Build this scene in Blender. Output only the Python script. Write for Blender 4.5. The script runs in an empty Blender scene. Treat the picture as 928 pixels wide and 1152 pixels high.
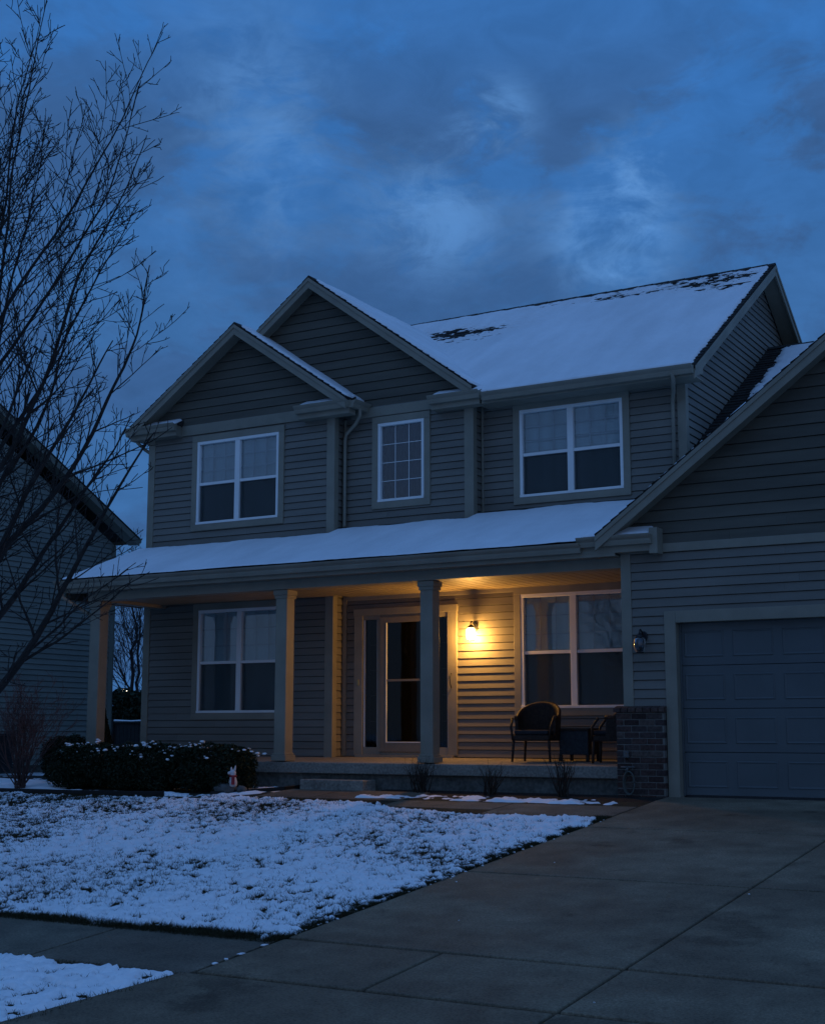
import bpy, math, random
import numpy as np
from mathutils import Vector

random.seed(7)
rng = np.random.default_rng(11)
scene = bpy.context.scene
COL = scene.collection
R = math.radians

# ------------------------------------------------------------------ noise
_perm = rng.permutation(512)
_grad = rng.uniform(-1, 1, (512, 2))
_grad /= np.linalg.norm(_grad, axis=1)[:, None]

def perlin(x, y, seed=0):
    x = np.asarray(x, float); y = np.asarray(y, float)
    xi = np.floor(x).astype(int); yi = np.floor(y).astype(int)
    xf = x - xi; yf = y - yi
    def g(ix, iy, dx, dy):
        h = _perm[(_perm[(ix + seed * 17) & 511] + iy) & 511]
        v = _grad[h]
        return v[..., 0] * dx + v[..., 1] * dy
    u = xf * xf * xf * (xf * (xf * 6 - 15) + 10); w = yf * yf * yf * (yf * (yf * 6 - 15) + 10)
    a = g(xi, yi, xf, yf); b = g(xi + 1, yi, xf - 1, yf)
    c = g(xi, yi + 1, xf, yf - 1); d = g(xi + 1, yi + 1, xf - 1, yf - 1)
    return (a + (b - a) * u) * (1 - w) + (c + (d - c) * u) * w

def fbm(x, y, o=4, seed=0):
    s = 0; a = 1.0; t = 0
    for k in range(o):
        s = s + a * perlin(np.asarray(x) * 2 ** k, np.asarray(y) * 2 ** k, seed + k); t += a; a *= .5
    return s / t * 1.6

# ------------------------------------------------------------------ materials
MATS = {}
def mat(name, col, rough=.7, var=.25, scale=3.0, col2=None, bump=0, bscale=40, spec=.3, metal=0, stretch=(1, 1, 1), fine=0, board=0):
    if name in MATS: return MATS[name]
    m = bpy.data.materials.new(name); m.use_nodes = True
    nt = m.node_tree; N = nt.nodes; L = nt.links
    b = N['Principled BSDF']
    b.inputs['Roughness'].default_value = rough
    b.inputs['Specular IOR Level'].default_value = spec
    b.inputs['Metallic'].default_value = metal
    tc = N.new('ShaderNodeTexCoord'); mp = N.new('ShaderNodeMapping'); mp.inputs['Scale'].default_value = stretch
    L.new(tc.outputs['Object'], mp.inputs['Vector'])
    nz = N.new('ShaderNodeTexNoise'); nz.inputs['Scale'].default_value = scale; nz.inputs['Detail'].default_value = 6
    nz.inputs['Roughness'].default_value = .6
    L.new(mp.outputs['Vector'], nz.inputs['Vector'])
    rp = N.new('ShaderNodeValToRGB')
    c1 = tuple(c * (1 - var) for c in col) + (1,)
    c2 = tuple((col2 or tuple(c * (1 + var) for c in col))) + (1,)
    rp.color_ramp.elements[0].position = .33; rp.color_ramp.elements[0].color = c1
    rp.color_ramp.elements[1].position = .67; rp.color_ramp.elements[1].color = c2
    L.new(nz.outputs['Fac'], rp.inputs['Fac'])
    out = rp.outputs['Color']
    if fine:
        n2 = N.new('ShaderNodeTexNoise'); n2.inputs['Scale'].default_value = fine; n2.inputs['Detail'].default_value = 3
        L.new(tc.outputs['Object'], n2.inputs['Vector'])
        mr = N.new('ShaderNodeMapRange'); mr.inputs['From Min'].default_value = .3; mr.inputs['From Max'].default_value = .7
        mr.inputs['To Min'].default_value = .65; mr.inputs['To Max'].default_value = 1.3
        L.new(n2.outputs['Fac'], mr.inputs['Value'])
        mx = N.new('ShaderNodeMix'); mx.data_type = 'RGBA'; mx.blend_type = 'MULTIPLY'; mx.inputs['Factor'].default_value = 1
        L.new(out, mx.inputs['A']); L.new(mr.outputs['Result'], mx.inputs['B']); out = mx.outputs['Result']
    if board:
        gi = N.new('ShaderNodeNewGeometry'); m3 = N.new('ShaderNodeMapRange'); m3.inputs['To Min'].default_value = 1 - board; m3.inputs['To Max'].default_value = 1 + board
        L.new(gi.outputs['Random Per Island'], m3.inputs['Value'])
        mx = N.new('ShaderNodeMix'); mx.data_type = 'RGBA'; mx.blend_type = 'MULTIPLY'; mx.inputs['Factor'].default_value = 1
        L.new(out, mx.inputs['A']); L.new(m3.outputs['Result'], mx.inputs['B']); out = mx.outputs['Result']
    L.new(out, b.inputs['Base Color'])
    if bump:
        n3 = N.new('ShaderNodeTexNoise'); n3.inputs['Scale'].default_value = bscale; n3.inputs['Detail'].default_value = 4
        L.new(tc.outputs['Object'], n3.inputs['Vector'])
        bp = N.new('ShaderNodeBump'); bp.inputs['Strength'].default_value = bump; bp.inputs['Distance'].default_value = .02
        L.new(n3.outputs['Fac'], bp.inputs['Height']); L.new(bp.outputs['Normal'], b.inputs['Normal'])
    MATS[name] = m
    return m

def island_mat(name, cols, rough=.85, bump=.5):
    m = bpy.data.materials.new(name); m.use_nodes = True
    N = m.node_tree.nodes; L = m.node_tree.links; b = N['Principled BSDF']
    b.inputs['Roughness'].default_value = rough; b.inputs['Specular IOR Level'].default_value = .2
    g = N.new('ShaderNodeNewGeometry'); rp = N.new('ShaderNodeValToRGB'); rp.color_ramp.interpolation = 'LINEAR'
    while len(rp.color_ramp.elements) < len(cols): rp.color_ramp.elements.new(.5)
    for i, c in enumerate(cols):
        rp.color_ramp.elements[i].position = i / (len(cols) - 1); rp.color_ramp.elements[i].color = (*c, 1)
    L.new(g.outputs['Random Per Island'], rp.inputs['Fac'])
    tc = N.new('ShaderNodeTexCoord'); nz = N.new('ShaderNodeTexNoise'); nz.inputs['Scale'].default_value = 30; nz.inputs['Detail'].default_value = 4
    L.new(tc.outputs['Object'], nz.inputs['Vector'])
    mr = N.new('ShaderNodeMapRange'); mr.inputs['From Min'].default_value = .3; mr.inputs['From Max'].default_value = .7
    mr.inputs['To Min'].default_value = .6; mr.inputs['To Max'].default_value = 1.3; L.new(nz.outputs['Fac'], mr.inputs['Value'])
    mx = N.new('ShaderNodeMix'); mx.data_type = 'RGBA'; mx.blend_type = 'MULTIPLY'; mx.inputs['Factor'].default_value = 1
    L.new(rp.outputs['Color'], mx.inputs['A']); L.new(mr.outputs['Result'], mx.inputs['B']); L.new(mx.outputs['Result'], b.inputs['Base Color'])
    bp = N.new('ShaderNodeBump'); bp.inputs['Strength'].default_value = bump; bp.inputs['Distance'].default_value = .01
    L.new(nz.outputs['Fac'], bp.inputs['Height']); L.new(bp.outputs['Normal'], b.inputs['Normal'])
    return m

def glass_mat(name, tint=(.92, .95, .97), refl=.12, rough=.03, wob=0.0):
    m = bpy.data.materials.new(name); m.use_nodes = True
    N = m.node_tree.nodes; L = m.node_tree.links
    for n in list(N): N.remove(n)
    o = N.new('ShaderNodeOutputMaterial'); mix = N.new('ShaderNodeMixShader'); t = N.new('ShaderNodeBsdfTransparent'); g = N.new('ShaderNodeBsdfGlossy')
    t.inputs['Color'].default_value = (*tint, 1); g.inputs['Roughness'].default_value = rough; g.inputs['Color'].default_value = (.95, .97, 1, 1)
    f = N.new('ShaderNodeLayerWeight'); f.inputs['Blend'].default_value = .25
    mr = N.new('ShaderNodeMapRange'); mr.inputs['To Min'].default_value = refl; mr.inputs['To Max'].default_value = 1
    L.new(f.outputs['Fresnel'], mr.inputs['Value']); L.new(mr.outputs['Result'], mix.inputs['Fac'])
    if wob:
        tc = N.new('ShaderNodeTexCoord'); nz = N.new('ShaderNodeTexNoise'); nz.inputs['Scale'].default_value = 2.2; nz.inputs['Detail'].default_value = 2
        L.new(tc.outputs['Object'], nz.inputs['Vector']); bp = N.new('ShaderNodeBump'); bp.inputs['Strength'].default_value = wob; bp.inputs['Distance'].default_value = .05
        L.new(nz.outputs['Fac'], bp.inputs['Height']); L.new(bp.outputs['Normal'], g.inputs['Normal'])
    L.new(t.outputs[0], mix.inputs[1]); L.new(g.outputs[0], mix.inputs[2]); L.new(mix.outputs[0], o.inputs['Surface'])
    return m

def emit_mat(name, col, strength, mixf=1.0):
    m = bpy.data.materials.new(name); m.use_nodes = True
    N = m.node_tree.nodes; L = m.node_tree.links
    for n in list(N): N.remove(n)
    o = N.new('ShaderNodeOutputMaterial'); e = N.new('ShaderNodeEmission'); e.inputs['Color'].default_value = (*col, 1); e.inputs['Strength'].default_value = strength
    t = N.new('ShaderNodeBsdfTransparent'); mix = N.new('ShaderNodeMixShader'); mix.inputs['Fac'].default_value = mixf
    L.new(t.outputs[0], mix.inputs[1]); L.new(e.outputs[0], mix.inputs[2]); L.new(mix.outputs[0], o.inputs['Surface'])
    return m

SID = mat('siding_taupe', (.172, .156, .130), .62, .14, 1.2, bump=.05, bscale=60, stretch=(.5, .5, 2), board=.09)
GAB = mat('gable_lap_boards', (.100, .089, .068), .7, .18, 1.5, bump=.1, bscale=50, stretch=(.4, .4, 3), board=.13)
TRIM = mat('trim_tan', (.245, .220, .168), .55, .12, 2.0, bump=.04, bscale=50)
BEAD = mat('porch_ceiling_panel', (.26, .21, .14), .55, .1, 2.0)
VINYL = mat('white_vinyl', (.78, .77, .74), .4, .05, 2.0)
SHING = island_mat('asphalt_shingles', [(.022, .020, .019), (.04, .036, .032), (.03, .026, .023)], .95, .8)
SNOW = mat('snow', (.84, .85, .86), .65, .04, 5, bump=.35, bscale=45, spec=.2)
RSNOW = mat('thin_roof_snow', (.80, .81, .82), .7, .13, 1.1, col2=(.81, .82, .83), bump=.3, bscale=30, spec=.15, stretch=(1.6, .6, .6))
CONC = mat('porch_concrete', (.22, .20, .165), .8, .2, 2.5, bump=.25, bscale=70, fine=30)
FOUND = mat('foundation_concrete', (.10, .095, .08), .85, .25, 3, bump=.3, bscale=40, fine=20)
GDOOR = mat('garage_door_paint', (.098, .108, .108), .5, .08, 1.5, bump=.05, bscale=80)
DARK = mat('black_metal', (.012, .012, .013), .4, .2, 8, spec=.5)
BRICK = island_mat('brick', [(.035, .022, .020), (.075, .042, .034), (.05, .036, .034), (.10, .075, .062), (.045, .03, .03), (.085, .05, .04)])
MORT = mat('mortar', (.16, .15, .13), .9, .2, 20)
BLIND = mat('window_blind', (.42, .52, .51), .8, .12, 2.0, stretch=(3, 3, .4))
CURT = mat('window_curtain', (.085, .08, .07), .85, .2, 6.0, stretch=(6, 6, .3))
DOORM = mat('front_door_paint', (.022, .018, .017), .5, .2, 3)
GRIL = mat('grille_between_panes', (.34, .39, .39), .5, .1, 5)
GLASS = glass_mat('window_glass', refl=.05, wob=.05)
GLASSD = glass_mat('storm_glass', (.35, .35, .35), .008, .04, .03)
SCREEN = emit_mat('tmp', (0, 0, 0), 0, .0)
WICK = mat('brown_wicker', (.030, .019, .013), .6, .45, 25, bump=.8, bscale=90)
CUSH = mat('dark_cushion', (.022, .024, .028), .9, .2, 10)
BARK = mat('bark', (.030, .024, .021), .9, .35, 12, bump=.6, bscale=40)
BARKF = mat('bark_far', (.020, .017, .016), .9, .3, 8)
SHRUBM = mat('reddish_twig', (.095, .056, .050), .9, .3, 12)
LEAF = island_mat('evergreen_leaf', [(.010, .018, .009), (.022, .034, .015), (.014, .022, .010)], .7, .2)
MULCH = mat('mulch', (.022, .017, .013), .95, .5, 9, bump=.9, bscale=60, fine=60)
EARTH = mat('winter_turf', (.030, .027, .014), .95, .45, 5, bump=.9, bscale=50, fine=45)
GRASSM = island_mat('winter_grass', [(.030, .028, .012), (.055, .046, .022), (.022, .024, .010)], .9, 0)
EDGEM = mat('black_plastic_edging', (.008, .008, .008), .5, .2, 8)
STONE = mat('grey_stone', (.10, .10, .095), .85, .35, 9, bump=.7, bscale=30)
NSID = mat('neighbour_siding', (.215, .225, .195), .6, .12, 1.0, stretch=(.5, .5, 2), board=.08)
NTRIM = mat('neighbour_trim', (.17, .165, .13), .6, .1, 2)
WHITEF = mat('painted_white', (.60, .56, .55), .6, .12, 12)
REDF = mat('red_cloth', (.30, .03, .035), .8, .2, 12)
FENCEM = mat('dark_fence_wood', (.018, .017, .016), .9, .3, 6)

def screen_mat():
    m = SCREEN; m.name = 'insect_screen'; N = m.node_tree.nodes; L = m.node_tree.links
    for n in list(N): N.remove(n)
    o = N.new('ShaderNodeOutputMaterial'); d = N.new('ShaderNodeBsdfDiffuse'); d.inputs['Color'].default_value = (.030, .034, .035, 1)
    t = N.new('ShaderNodeBsdfTransparent'); mix = N.new('ShaderNodeMixShader'); mix.inputs['Fac'].default_value = .60
    L.new(t.outputs[0], mix.inputs[1]); L.new(d.outputs[0], mix.inputs[2]); L.new(mix.outputs[0], o.inputs['Surface'])
screen_mat()

def concrete_drive(name, base, wet):
    m = bpy.data.materials.new(name); m.use_nodes = True
    N = m.node_tree.nodes; L = m.node_tree.links; b = N['Principled BSDF']
    tc = N.new('ShaderNodeTexCoord')
    def noise(s, d=5, r=.55):
        n = N.new('ShaderNodeTexNoise'); n.inputs['Scale'].default_value = s; n.inputs['Detail'].default_value = d; n.inputs['Roughness'].default_value = r
        L.new(tc.outputs['Object'], n.inputs['Vector']); return n
    big = noise(.55, 5, .6); mid = noise(3.0); fine = noise(60, 4, .7)
    r1 = N.new('ShaderNodeValToRGB'); r1.color_ramp.elements[0].position = .42; r1.color_ramp.elements[0].color = (*wet, 1)
    r1.color_ramp.elements[1].position = .60; r1.color_ramp.elements[1].color = (*base, 1); L.new(big.outputs['Fac'], r1.inputs['Fac'])
    def mul(col, fac, lo, hi):
        mr = N.new('ShaderNodeMapRange'); mr.inputs['From Min'].default_value = .3; mr.inputs['From Max'].default_value = .7
        mr.inputs['To Min'].default_value = lo; mr.inputs['To Max'].default_value = hi; L.new(fac, mr.inputs['Value'])
        mx = N.new('ShaderNodeMix'); mx.data_type = 'RGBA'; mx.blend_type = 'MULTIPLY'; mx.inputs['Factor'].default_value = 1
        L.new(col, mx.inputs['A']); L.new(mr.outputs['Result'], mx.inputs['B']); return mx.outputs['Result']
    st = noise(1.15, 6, .62); st2 = N.new('ShaderNodeMapRange'); st2.inputs['From Min'].default_value = .60; st2.inputs['From Max'].default_value = .67
    st2.inputs['To Min'].default_value = 1.0; st2.inputs['To Max'].default_value = .62; L.new(st.outputs['Fac'], st2.inputs['Value'])
    c = mul(r1.outputs['Color'], mid.outputs['Fac'], .78, 1.22); c = mul(c, fine.outputs['Fac'], .55, 1.45)
    ms = N.new('ShaderNodeMix'); ms.data_type = 'RGBA'; ms.blend_type = 'MULTIPLY'; ms.inputs['Factor'].default_value = 1
    L.new(c, ms.inputs['A']); L.new(st2.outputs['Result'], ms.inputs['B']); c = ms.outputs['Result']
    L.new(c, b.inputs['Base Color'])
    rr = N.new('ShaderNodeMapRange'); rr.inputs['From Min'].default_value = .4; rr.inputs['From Max'].default_value = .62
    rr.inputs['To Min'].default_value = .78; rr.inputs['To Max'].default_value = .9; L.new(big.outputs['Fac'], rr.inputs['Value']); L.new(rr.outputs['Result'], b.inputs['Roughness'])
    b.inputs['Specular IOR Level'].default_value = .2
    bp = N.new('ShaderNodeBump'); bp.inputs['Strength'].default_value = .3; bp.inputs['Distance'].default_value = .003
    L.new(fine.outputs['Fac'], bp.inputs['Height']); L.new(bp.outputs['Normal'], b.inputs['Normal'])
    return m
DRIVE = concrete_drive('driveway_concrete', (.205, .162, .108), (.140, .106, .070))
WALKM = concrete_drive('walk_concrete', (.170, .142, .102), (.116, .094, .068))
ASPH = mat('asphalt', (.045, .045, .045), .9, .2, 3, bump=.4, bscale=90, fine=80)

# ------------------------------------------------------------------ mesh builder
ORG = {}
def tag(o, label=None, cat=None, group=None, kind=None):
    if label: o['label'] = label
    if cat: o['category'] = cat
    if group: o['group'] = group
    if kind: o['kind'] = kind
    return o
def empty(name, loc, label, cat, group=None, rz=0):
    o = bpy.data.objects.new(name, None); COL.objects.link(o); o.location = loc; o.rotation_euler = (0, 0, rz); o.empty_display_size = .2
    ORG[o.name] = Vector(loc) if rz == 0 else Vector((0, 0, 0))
    return tag(o, label, cat, group)

class MB:
    def __init__(s): s.v = []; s.f = []
    def add(s, vs, fs):
        n = len(s.v); s.v.extend([tuple(map(float, p)) for p in vs]); s.f.extend([tuple(i + n for i in f) for f in fs]); return s
    def box(s, x0, x1, y0, y1, z0, z1):
        x0, x1 = sorted((x0, x1)); y0, y1 = sorted((y0, y1)); z0, z1 = sorted((z0, z1))
        return s.add([(x0, y0, z0), (x1, y0, z0), (x1, y1, z0), (x0, y1, z0), (x0, y0, z1), (x1, y0, z1), (x1, y1, z1), (x0, y1, z1)],
                     [(0, 3, 2, 1), (4, 5, 6, 7), (0, 1, 5, 4), (1, 2, 6, 5), (2, 3, 7, 6), (3, 0, 4, 7)])
    def prism(s, poly, vec):
        n = len(poly); a = [Vector(p) for p in poly]; v = Vector(vec); nrm = Vector((0, 0, 0))
        for i in range(n): nrm += a[i].cross(a[(i + 1) % n])
        if nrm.dot(v) < 0: a = a[::-1]
        b = [p + v for p in a]
        return s.add(a + b, [tuple(range(n))[::-1], tuple(range(n, 2 * n))] + [(i, (i + 1) % n, n + (i + 1) % n, n + i) for i in range(n)])
    def tube(s, pts, rad, n=6, cap=True):
        pts = [Vector(p) for p in pts]; k = len(pts)
        if not hasattr(rad, '__len__'): rad = [rad] * k
        base = len(s.v); ref = None
        for i in range(k):
            t = (pts[min(i + 1, k - 1)] - pts[max(i - 1, 0)])
            if t.length < 1e-9: t = Vector((0, 0, 1))
            t.normalize()
            if ref is None: ref = t.orthogonal().normalized()
            ref = ref - t * ref.dot(t)
            if ref.length < 1e-6: ref = t.orthogonal()
            ref.normalize(); bi = t.cross(ref)
            for j in range(n):
                a = 2 * math.pi * j / n
                s.v.append(tuple(pts[i] + (ref * math.cos(a) + bi * math.sin(a)) * rad[i]))
        for i in range(k - 1):
            for j in range(n):
                s.f.append((base + i * n + j, base + i * n + (j + 1) % n, base + (i + 1) * n + (j + 1) % n, base + (i + 1) * n + j))
        if cap:
            s.f.append(tuple(base + j for j in range(n))[::-1]); s.f.append(tuple(base + (k - 1) * n + j for j in range(n)))
        return s
    def lathe(s, prof, c, n=20):
        base = len(s.v); k = len(prof)
        for r, z in prof:
            for j in range(n):
                a = 2 * math.pi * j / n; s.v.append((c[0] + r * math.cos(a), c[1] + r * math.sin(a), c[2] + z))
        for i in range(k - 1):
            for j in range(n):
                s.f.append((base + i * n + j, base + i * n + (j + 1) % n, base + (i + 1) * n + (j + 1) % n, base + (i + 1) * n + j))
        s.f.append(tuple(base + j for j in range(n))[::-1]); s.f.append(tuple(base + (k - 1) * n + j for j in range(n)))
        return s
    def blob(s, c, r, seed=0, amp=.25, nu=12, nv=8, freq=1.7):
        base = len(s.v); c = Vector(c)
        for i in range(nv + 1):
            th = math.pi * i / nv
            for j in range(nu):
                ph = 2 * math.pi * j / nu
                d = Vector((math.sin(th) * math.cos(ph), math.sin(th) * math.sin(ph), math.cos(th)))
                k = 1 + amp * float(perlin(d.x * freq + seed * 3.1 + 10, d.y * freq + d.z * freq * 1.3 + seed)) * 2
                s.v.append((c.x + d.x * r[0] * k, c.y + d.y * r[1] * k, c.z + d.z * r[2] * k))
        for i in range(nv):
            for j in range(nu):
                s.f.append((base + i * nu + j, base + (i + 1) * nu + j, base + (i + 1) * nu + (j + 1) % nu, base + i * nu + (j + 1) % nu))
        return s
    def build(s, name, m, parent=None, smooth=False, bevel=0, kind=None, label=None):
        me = bpy.data.meshes.new(name)
        o = ORG.get(parent.name, Vector((0, 0, 0))) if parent else Vector((0, 0, 0))
        me.from_pydata([(x - o.x, y - o.y, z - o.z) for x, y, z in s.v], [], s.f)
        me.update(); return link(me, name, m, parent, smooth, bevel, kind, label, o)

def link(me, name, m, parent=None, smooth=False, bevel=0, kind=None, label=None, org=None):
    me.materials.append(m)
    if smooth: me.polygons.foreach_set('use_smooth', [True] * len(me.polygons))
    ob = bpy.data.objects.new(name, me); COL.objects.link(ob)
    if parent: ob.parent = parent
    ORG[ob.name] = org if org is not None else Vector((0, 0, 0))
    if bevel:
        b = ob.modifiers.new('bevel', 'BEVEL'); b.width = bevel; b.segments = 2; b.limit_method = 'ANGLE'; b.angle_limit = R(40)
    if kind: ob['kind'] = kind
    if label: ob['label'] = label
    return ob

def mesh_np(name, V, F, m, parent=None, smooth=False, **k):
    """V (n,3), F (m,q) numpy"""
    o = ORG.get(parent.name, Vector((0, 0, 0))) if parent else Vector((0, 0, 0))
    me = bpy.data.meshes.new(name); V = np.asarray(V, np.float32) - np.array(o, np.float32); F = np.asarray(F, np.int32)
    q = F.shape[1]
    me.vertices.add(len(V)); me.vertices.foreach_set('co', V.ravel())
    me.loops.add(F.size); me.loops.foreach_set('vertex_index', F.ravel())
    me.polygons.add(len(F)); me.polygons.foreach_set('loop_start', np.arange(0, F.size, q, dtype=np.int32))
    me.update(calc_edges=True); me.validate()
    return link(me, name, m, parent, smooth, org=o, **k)

# ------------------------------------------------------------------ wall of lap boards
def siding(P0, U, N, poly, holes=(), exp=.1143, lip=.018, zref=.40, gap=.012):
    """poly: convex polygon in (s,z); holes (s0,s1,z0,z1). Each course leans out to a shadow-casting lower lip."""
    mb = MB(); P0 = Vector(P0); U = Vector(U); N = Vector(N)
    zs = [p[1] for p in poly]; zmin, zmax = min(zs), max(zs)
    cuts = set([zmin, zmax] + [z for z in zs] + [z for h in holes for z in (h[2], h[3])])
    k0 = math.floor((zmin - zref) / exp)
    z = zref + k0 * exp
    while z < zmax: cuts.add(z); z += exp
    cuts = sorted(c for c in cuts if zmin - 1e-9 <= c <= zmax + 1e-9)
    def span(z):
        xs = []
        n = len(poly)
        for i in range(n):
            (s0, z0), (s1, z1) = poly[i], poly[(i + 1) % n]
            if abs(z0 - z1) < 1e-9:
                if abs(z - z0) < 1e-6: xs += [s0, s1]
            elif min(z0, z1) - 1e-9 <= z <= max(z0, z1) + 1e-9:
                xs.append(s0 + (s1 - s0) * (z - z0) / (z1 - z0))
        return (min(xs), max(xs)) if xs else (0, 0)
    def off(z, up):
        t = ((z - zref) / exp) % 1.0
        if up and t < 1e-6: t = 1.0
        if not up and t > 1 - 1e-6: t = 0.0
        return lip * (1 - t)
    def P(s, z, o): return P0 + U * s + N * o + Vector((0, 0, z))
    for a, b in zip(cuts[:-1], cuts[1:]):
        if b - a < 1e-5: continue
        sa, sb = span(a), span(b); zm = (a + b) / 2; sm = span(zm)
        segs = [(sa[0], sa[1], sb[0], sb[1])]
        for h in holes:
            if h[2] - 1e-6 <= a and b <= h[3] + 1e-6:
                new = []
                for q in segs:
                    if h[0] > q[0] and h[0] < q[1]: new.append((q[0], h[0], q[2], h[0]))
                    if h[1] > q[0] and h[1] < q[1]: new.append((h[1], q[1], h[1], q[3]))
                    if not (h[0] < q[1] and h[1] > q[0]): new.append(q)
                segs = new
        oa, ob = off(a, False), off(b, True); top = abs(ob - lip * 0) < 1e-6 and (b - a) > .03
        cut_ = []
        for q in segs:
            w_ = min(q[1] - q[0], q[3] - q[2])
            if w_ > 2.2 and abs(q[0] - q[2]) < .2:
                c_ = max(q[0], q[2]) + w_ * random.uniform(.15, .85); cut_ += [(q[0], c_, q[2], c_), (c_ + .0015, q[1], c_ + .0015, q[3])]
            else: cut_.append(q)
        segs = cut_
        for q in segs:
            if q[1] - q[0] < 1e-4 and q[3] - q[2] < 1e-4: continue
            if top:
                k = 1 - gap / (b - a); c0 = q[0] + (q[2] - q[0]) * k; c1 = q[1] + (q[3] - q[1]) * k; m_ = a + (b - a) * k
                mb.add([P(q[0], a, oa), P(q[1], a, oa), P(c1, m_, .002), P(c0, m_, .002), P(q[3], b, -.014), P(q[2], b, -.014)], [(0, 1, 2, 3), (3, 2, 4, 5)])
            else:
                mb.add([P(q[0], a, oa), P(q[1], a, oa), P(q[3], b, ob), P(q[2], b, ob)], [(0, 1, 2, 3)])
            if oa > lip - 1e-4:
                mb.add([P(q[0], a, -.0145), P(q[1], a, -.0145), P(q[1], a, oa), P(q[0], a, oa)], [(0, 1, 2, 3)])
    return mb

def profile(mb, prof, p0, p1, out):
    """extrude a (d,z) profile from p0 to p1; d measured along out."""
    p0 = Vector(p0); p1 = Vector(p1); out = Vector(out)
    return mb.prism([p0 + out * d + Vector((0, 0, z)) for d, z in prof], p1 - p0)
KG = [(0, 0), (0, -.125), (.065, -.125), (.078, -.085), (.080, -.06), (.105, -.035), (.115, -.02), (.122, 0), (.108, 0), (.10, -.012), (.012, -.012), (.012, 0)]

# ------------------------------------------------------------------ ground
SL = .085
def zg(y):
    y = np.asarray(y, float)
    return np.where(y > 16.3, -.02, np.where(y > 5.4, -.02 - SL * (16.3 - y), -.02 - SL * 10.9))
def zgf(y): return float(zg(y))

# terrain: one sheet to the horizon
ys = np.concatenate([np.linspace(-260, -8, 22), np.linspace(-6, 5.4, 12), np.linspace(5.6, 16.3, 30), np.linspace(17, 45, 20), np.linspace(52, 600, 24)])
xs = np.concatenate([np.linspace(-600, -45, 24), np.linspace(-42, 40, 60), np.linspace(46, 400, 18)])
GX, GY = np.meshgrid(xs, ys)
GZ = zg(GY) - .035 + .05 * fbm(GX * .05, GY * .05, 3) * (np.abs(GX + 8) > 14)
nx, ny = len(xs), len(ys)
idx = np.arange(nx * ny).reshape(ny, nx)
F = np.stack([idx[:-1, :-1], idx[:-1, 1:], idx[1:, 1:], idx[1:, :-1]], -1).reshape(-1, 4)
def ground_mat():
    m = bpy.data.materials.new('snowy_turf'); m.use_nodes = True
    N = m.node_tree.nodes; L = m.node_tree.links; b = N['Principled BSDF']; b.inputs['Roughness'].default_value = .9
    tc = N.new('ShaderNodeTexCoord'); n = N.new('ShaderNodeTexNoise'); n.inputs['Scale'].default_value = 5; n.inputs['Detail'].default_value = 8; n.inputs['Roughness'].default_value = .65
    L.new(tc.outputs['Object'], n.inputs['Vector'])
    r = N.new('ShaderNodeValToRGB'); r.color_ramp.elements[0].position = .40; r.color_ramp.elements[0].color = (.03, .027, .015, 1)
    r.color_ramp.elements[1].position = .47; r.color_ramp.elements[1].color = (.78, .79, .8, 1)
    L.new(n.outputs['Fac'], r.inputs['Fac']); L.new(r.outputs['Color'], b.inputs['Base Color'])
    return m
tag(mesh_np('ground', np.stack([GX, GY, GZ], -1).reshape(-1, 3), F, ground_mat(), smooth=True), kind='structure')

def strip(name, polyfn, ya, yb, n, m, dz, parent=None):
    """sheet following the slope: polyfn(y)->(x0,x1)"""
    mb = MB(); yy = np.linspace(ya, yb, n + 1)
    for y in yy:
        a, b = polyfn(y); mb.v += [(a, y, zgf(y) + dz), (b, y, zgf(y) + dz)]
    mb.f += [(2 * i, 2 * i + 1, 2 * i + 3, 2 * i + 2) for i in range(n)]
    return mb

# street in front
mb = MB(); mb.box(-200, 200, -9, 3.6, zgf(0) - .3, zgf(0) - .09)
tag(mb.build('street', ASPH), kind='structure')
mb = MB(); mb.box(-200, 200, 3.6, 3.78, zgf(0) - .3, zgf(0) + .02)
tag(mb.build('curb', WALKM, bevel=.02), kind='structure')

def slab(mb, x0, x1, y0, y1, dz=.012, g=.011, th=.09, x0b=None, gy=.018):
    """concrete slab between joints; x0b = left edge at far end when it flares"""
    x0b = x0 if x0b is None else x0b
    n = max(2, int((y1 - y0) / .4)); base = len(mb.v)
    for i in range(n + 1):
        y = y0 + gy + (y1 - y0 - 2 * gy) * i / n; t = i / n
        a = x0 + (x0b - x0) * t + g; b = x1 - g; z = zgf(y) + dz
        mb.v += [(a, y, z), (b, y, z), (a, y, z - th), (b, y, z - th)]
    for i in range(n):
        p = base + 4 * i; q = p + 4
        mb.f += [(p, p + 1, q + 1, q), (p + 2, q + 2, q + 3, p + 3), (p, q, q + 2, p + 2), (p + 1, p + 3, q + 3, q + 1)]
    p = base; q = base + 4 * n
    mb.f += [(p, p + 2, p + 3, p + 1), (q, q + 1, q + 3, q + 2)]
# driveway slabs (real gaps = the joints)
XL, XC, XR = -5.96, -3.36, -.72
d = MB()
rows = [8.40, 11.15, 13.85, 16.44]
for ya, yb in zip(rows[:-1], rows[1:]):
    slab(d, XL, XC, ya, yb); slab(d, XC, XR, ya, yb)
slab(d, XL, -4.66, 7.36, 8.40, gy=.028); slab(d, -4.66, XC, 7.36, 8.40, gy=.028); slab(d, XC, XR, 7.36, 8.40, gy=.028)
slab(d, -6.75, XC, 3.8, 7.36, x0b=-6.05); slab(d, XC, .1, 3.8, 7.36)
tag(d.build('driveway', DRIVE, bevel=.012), kind='structure')
base = strip('driveway_bed', lambda y: (-6.9 if y < 7.3 else -5.97, .15 if y < 7.3 else -.70), 3.8, 16.44, 34, EARTH, -.03)
tag(base.build('driveway_bed', mat('joint_filler', (.012, .011, .010), .95, .3, 20)), kind='structure')
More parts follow.
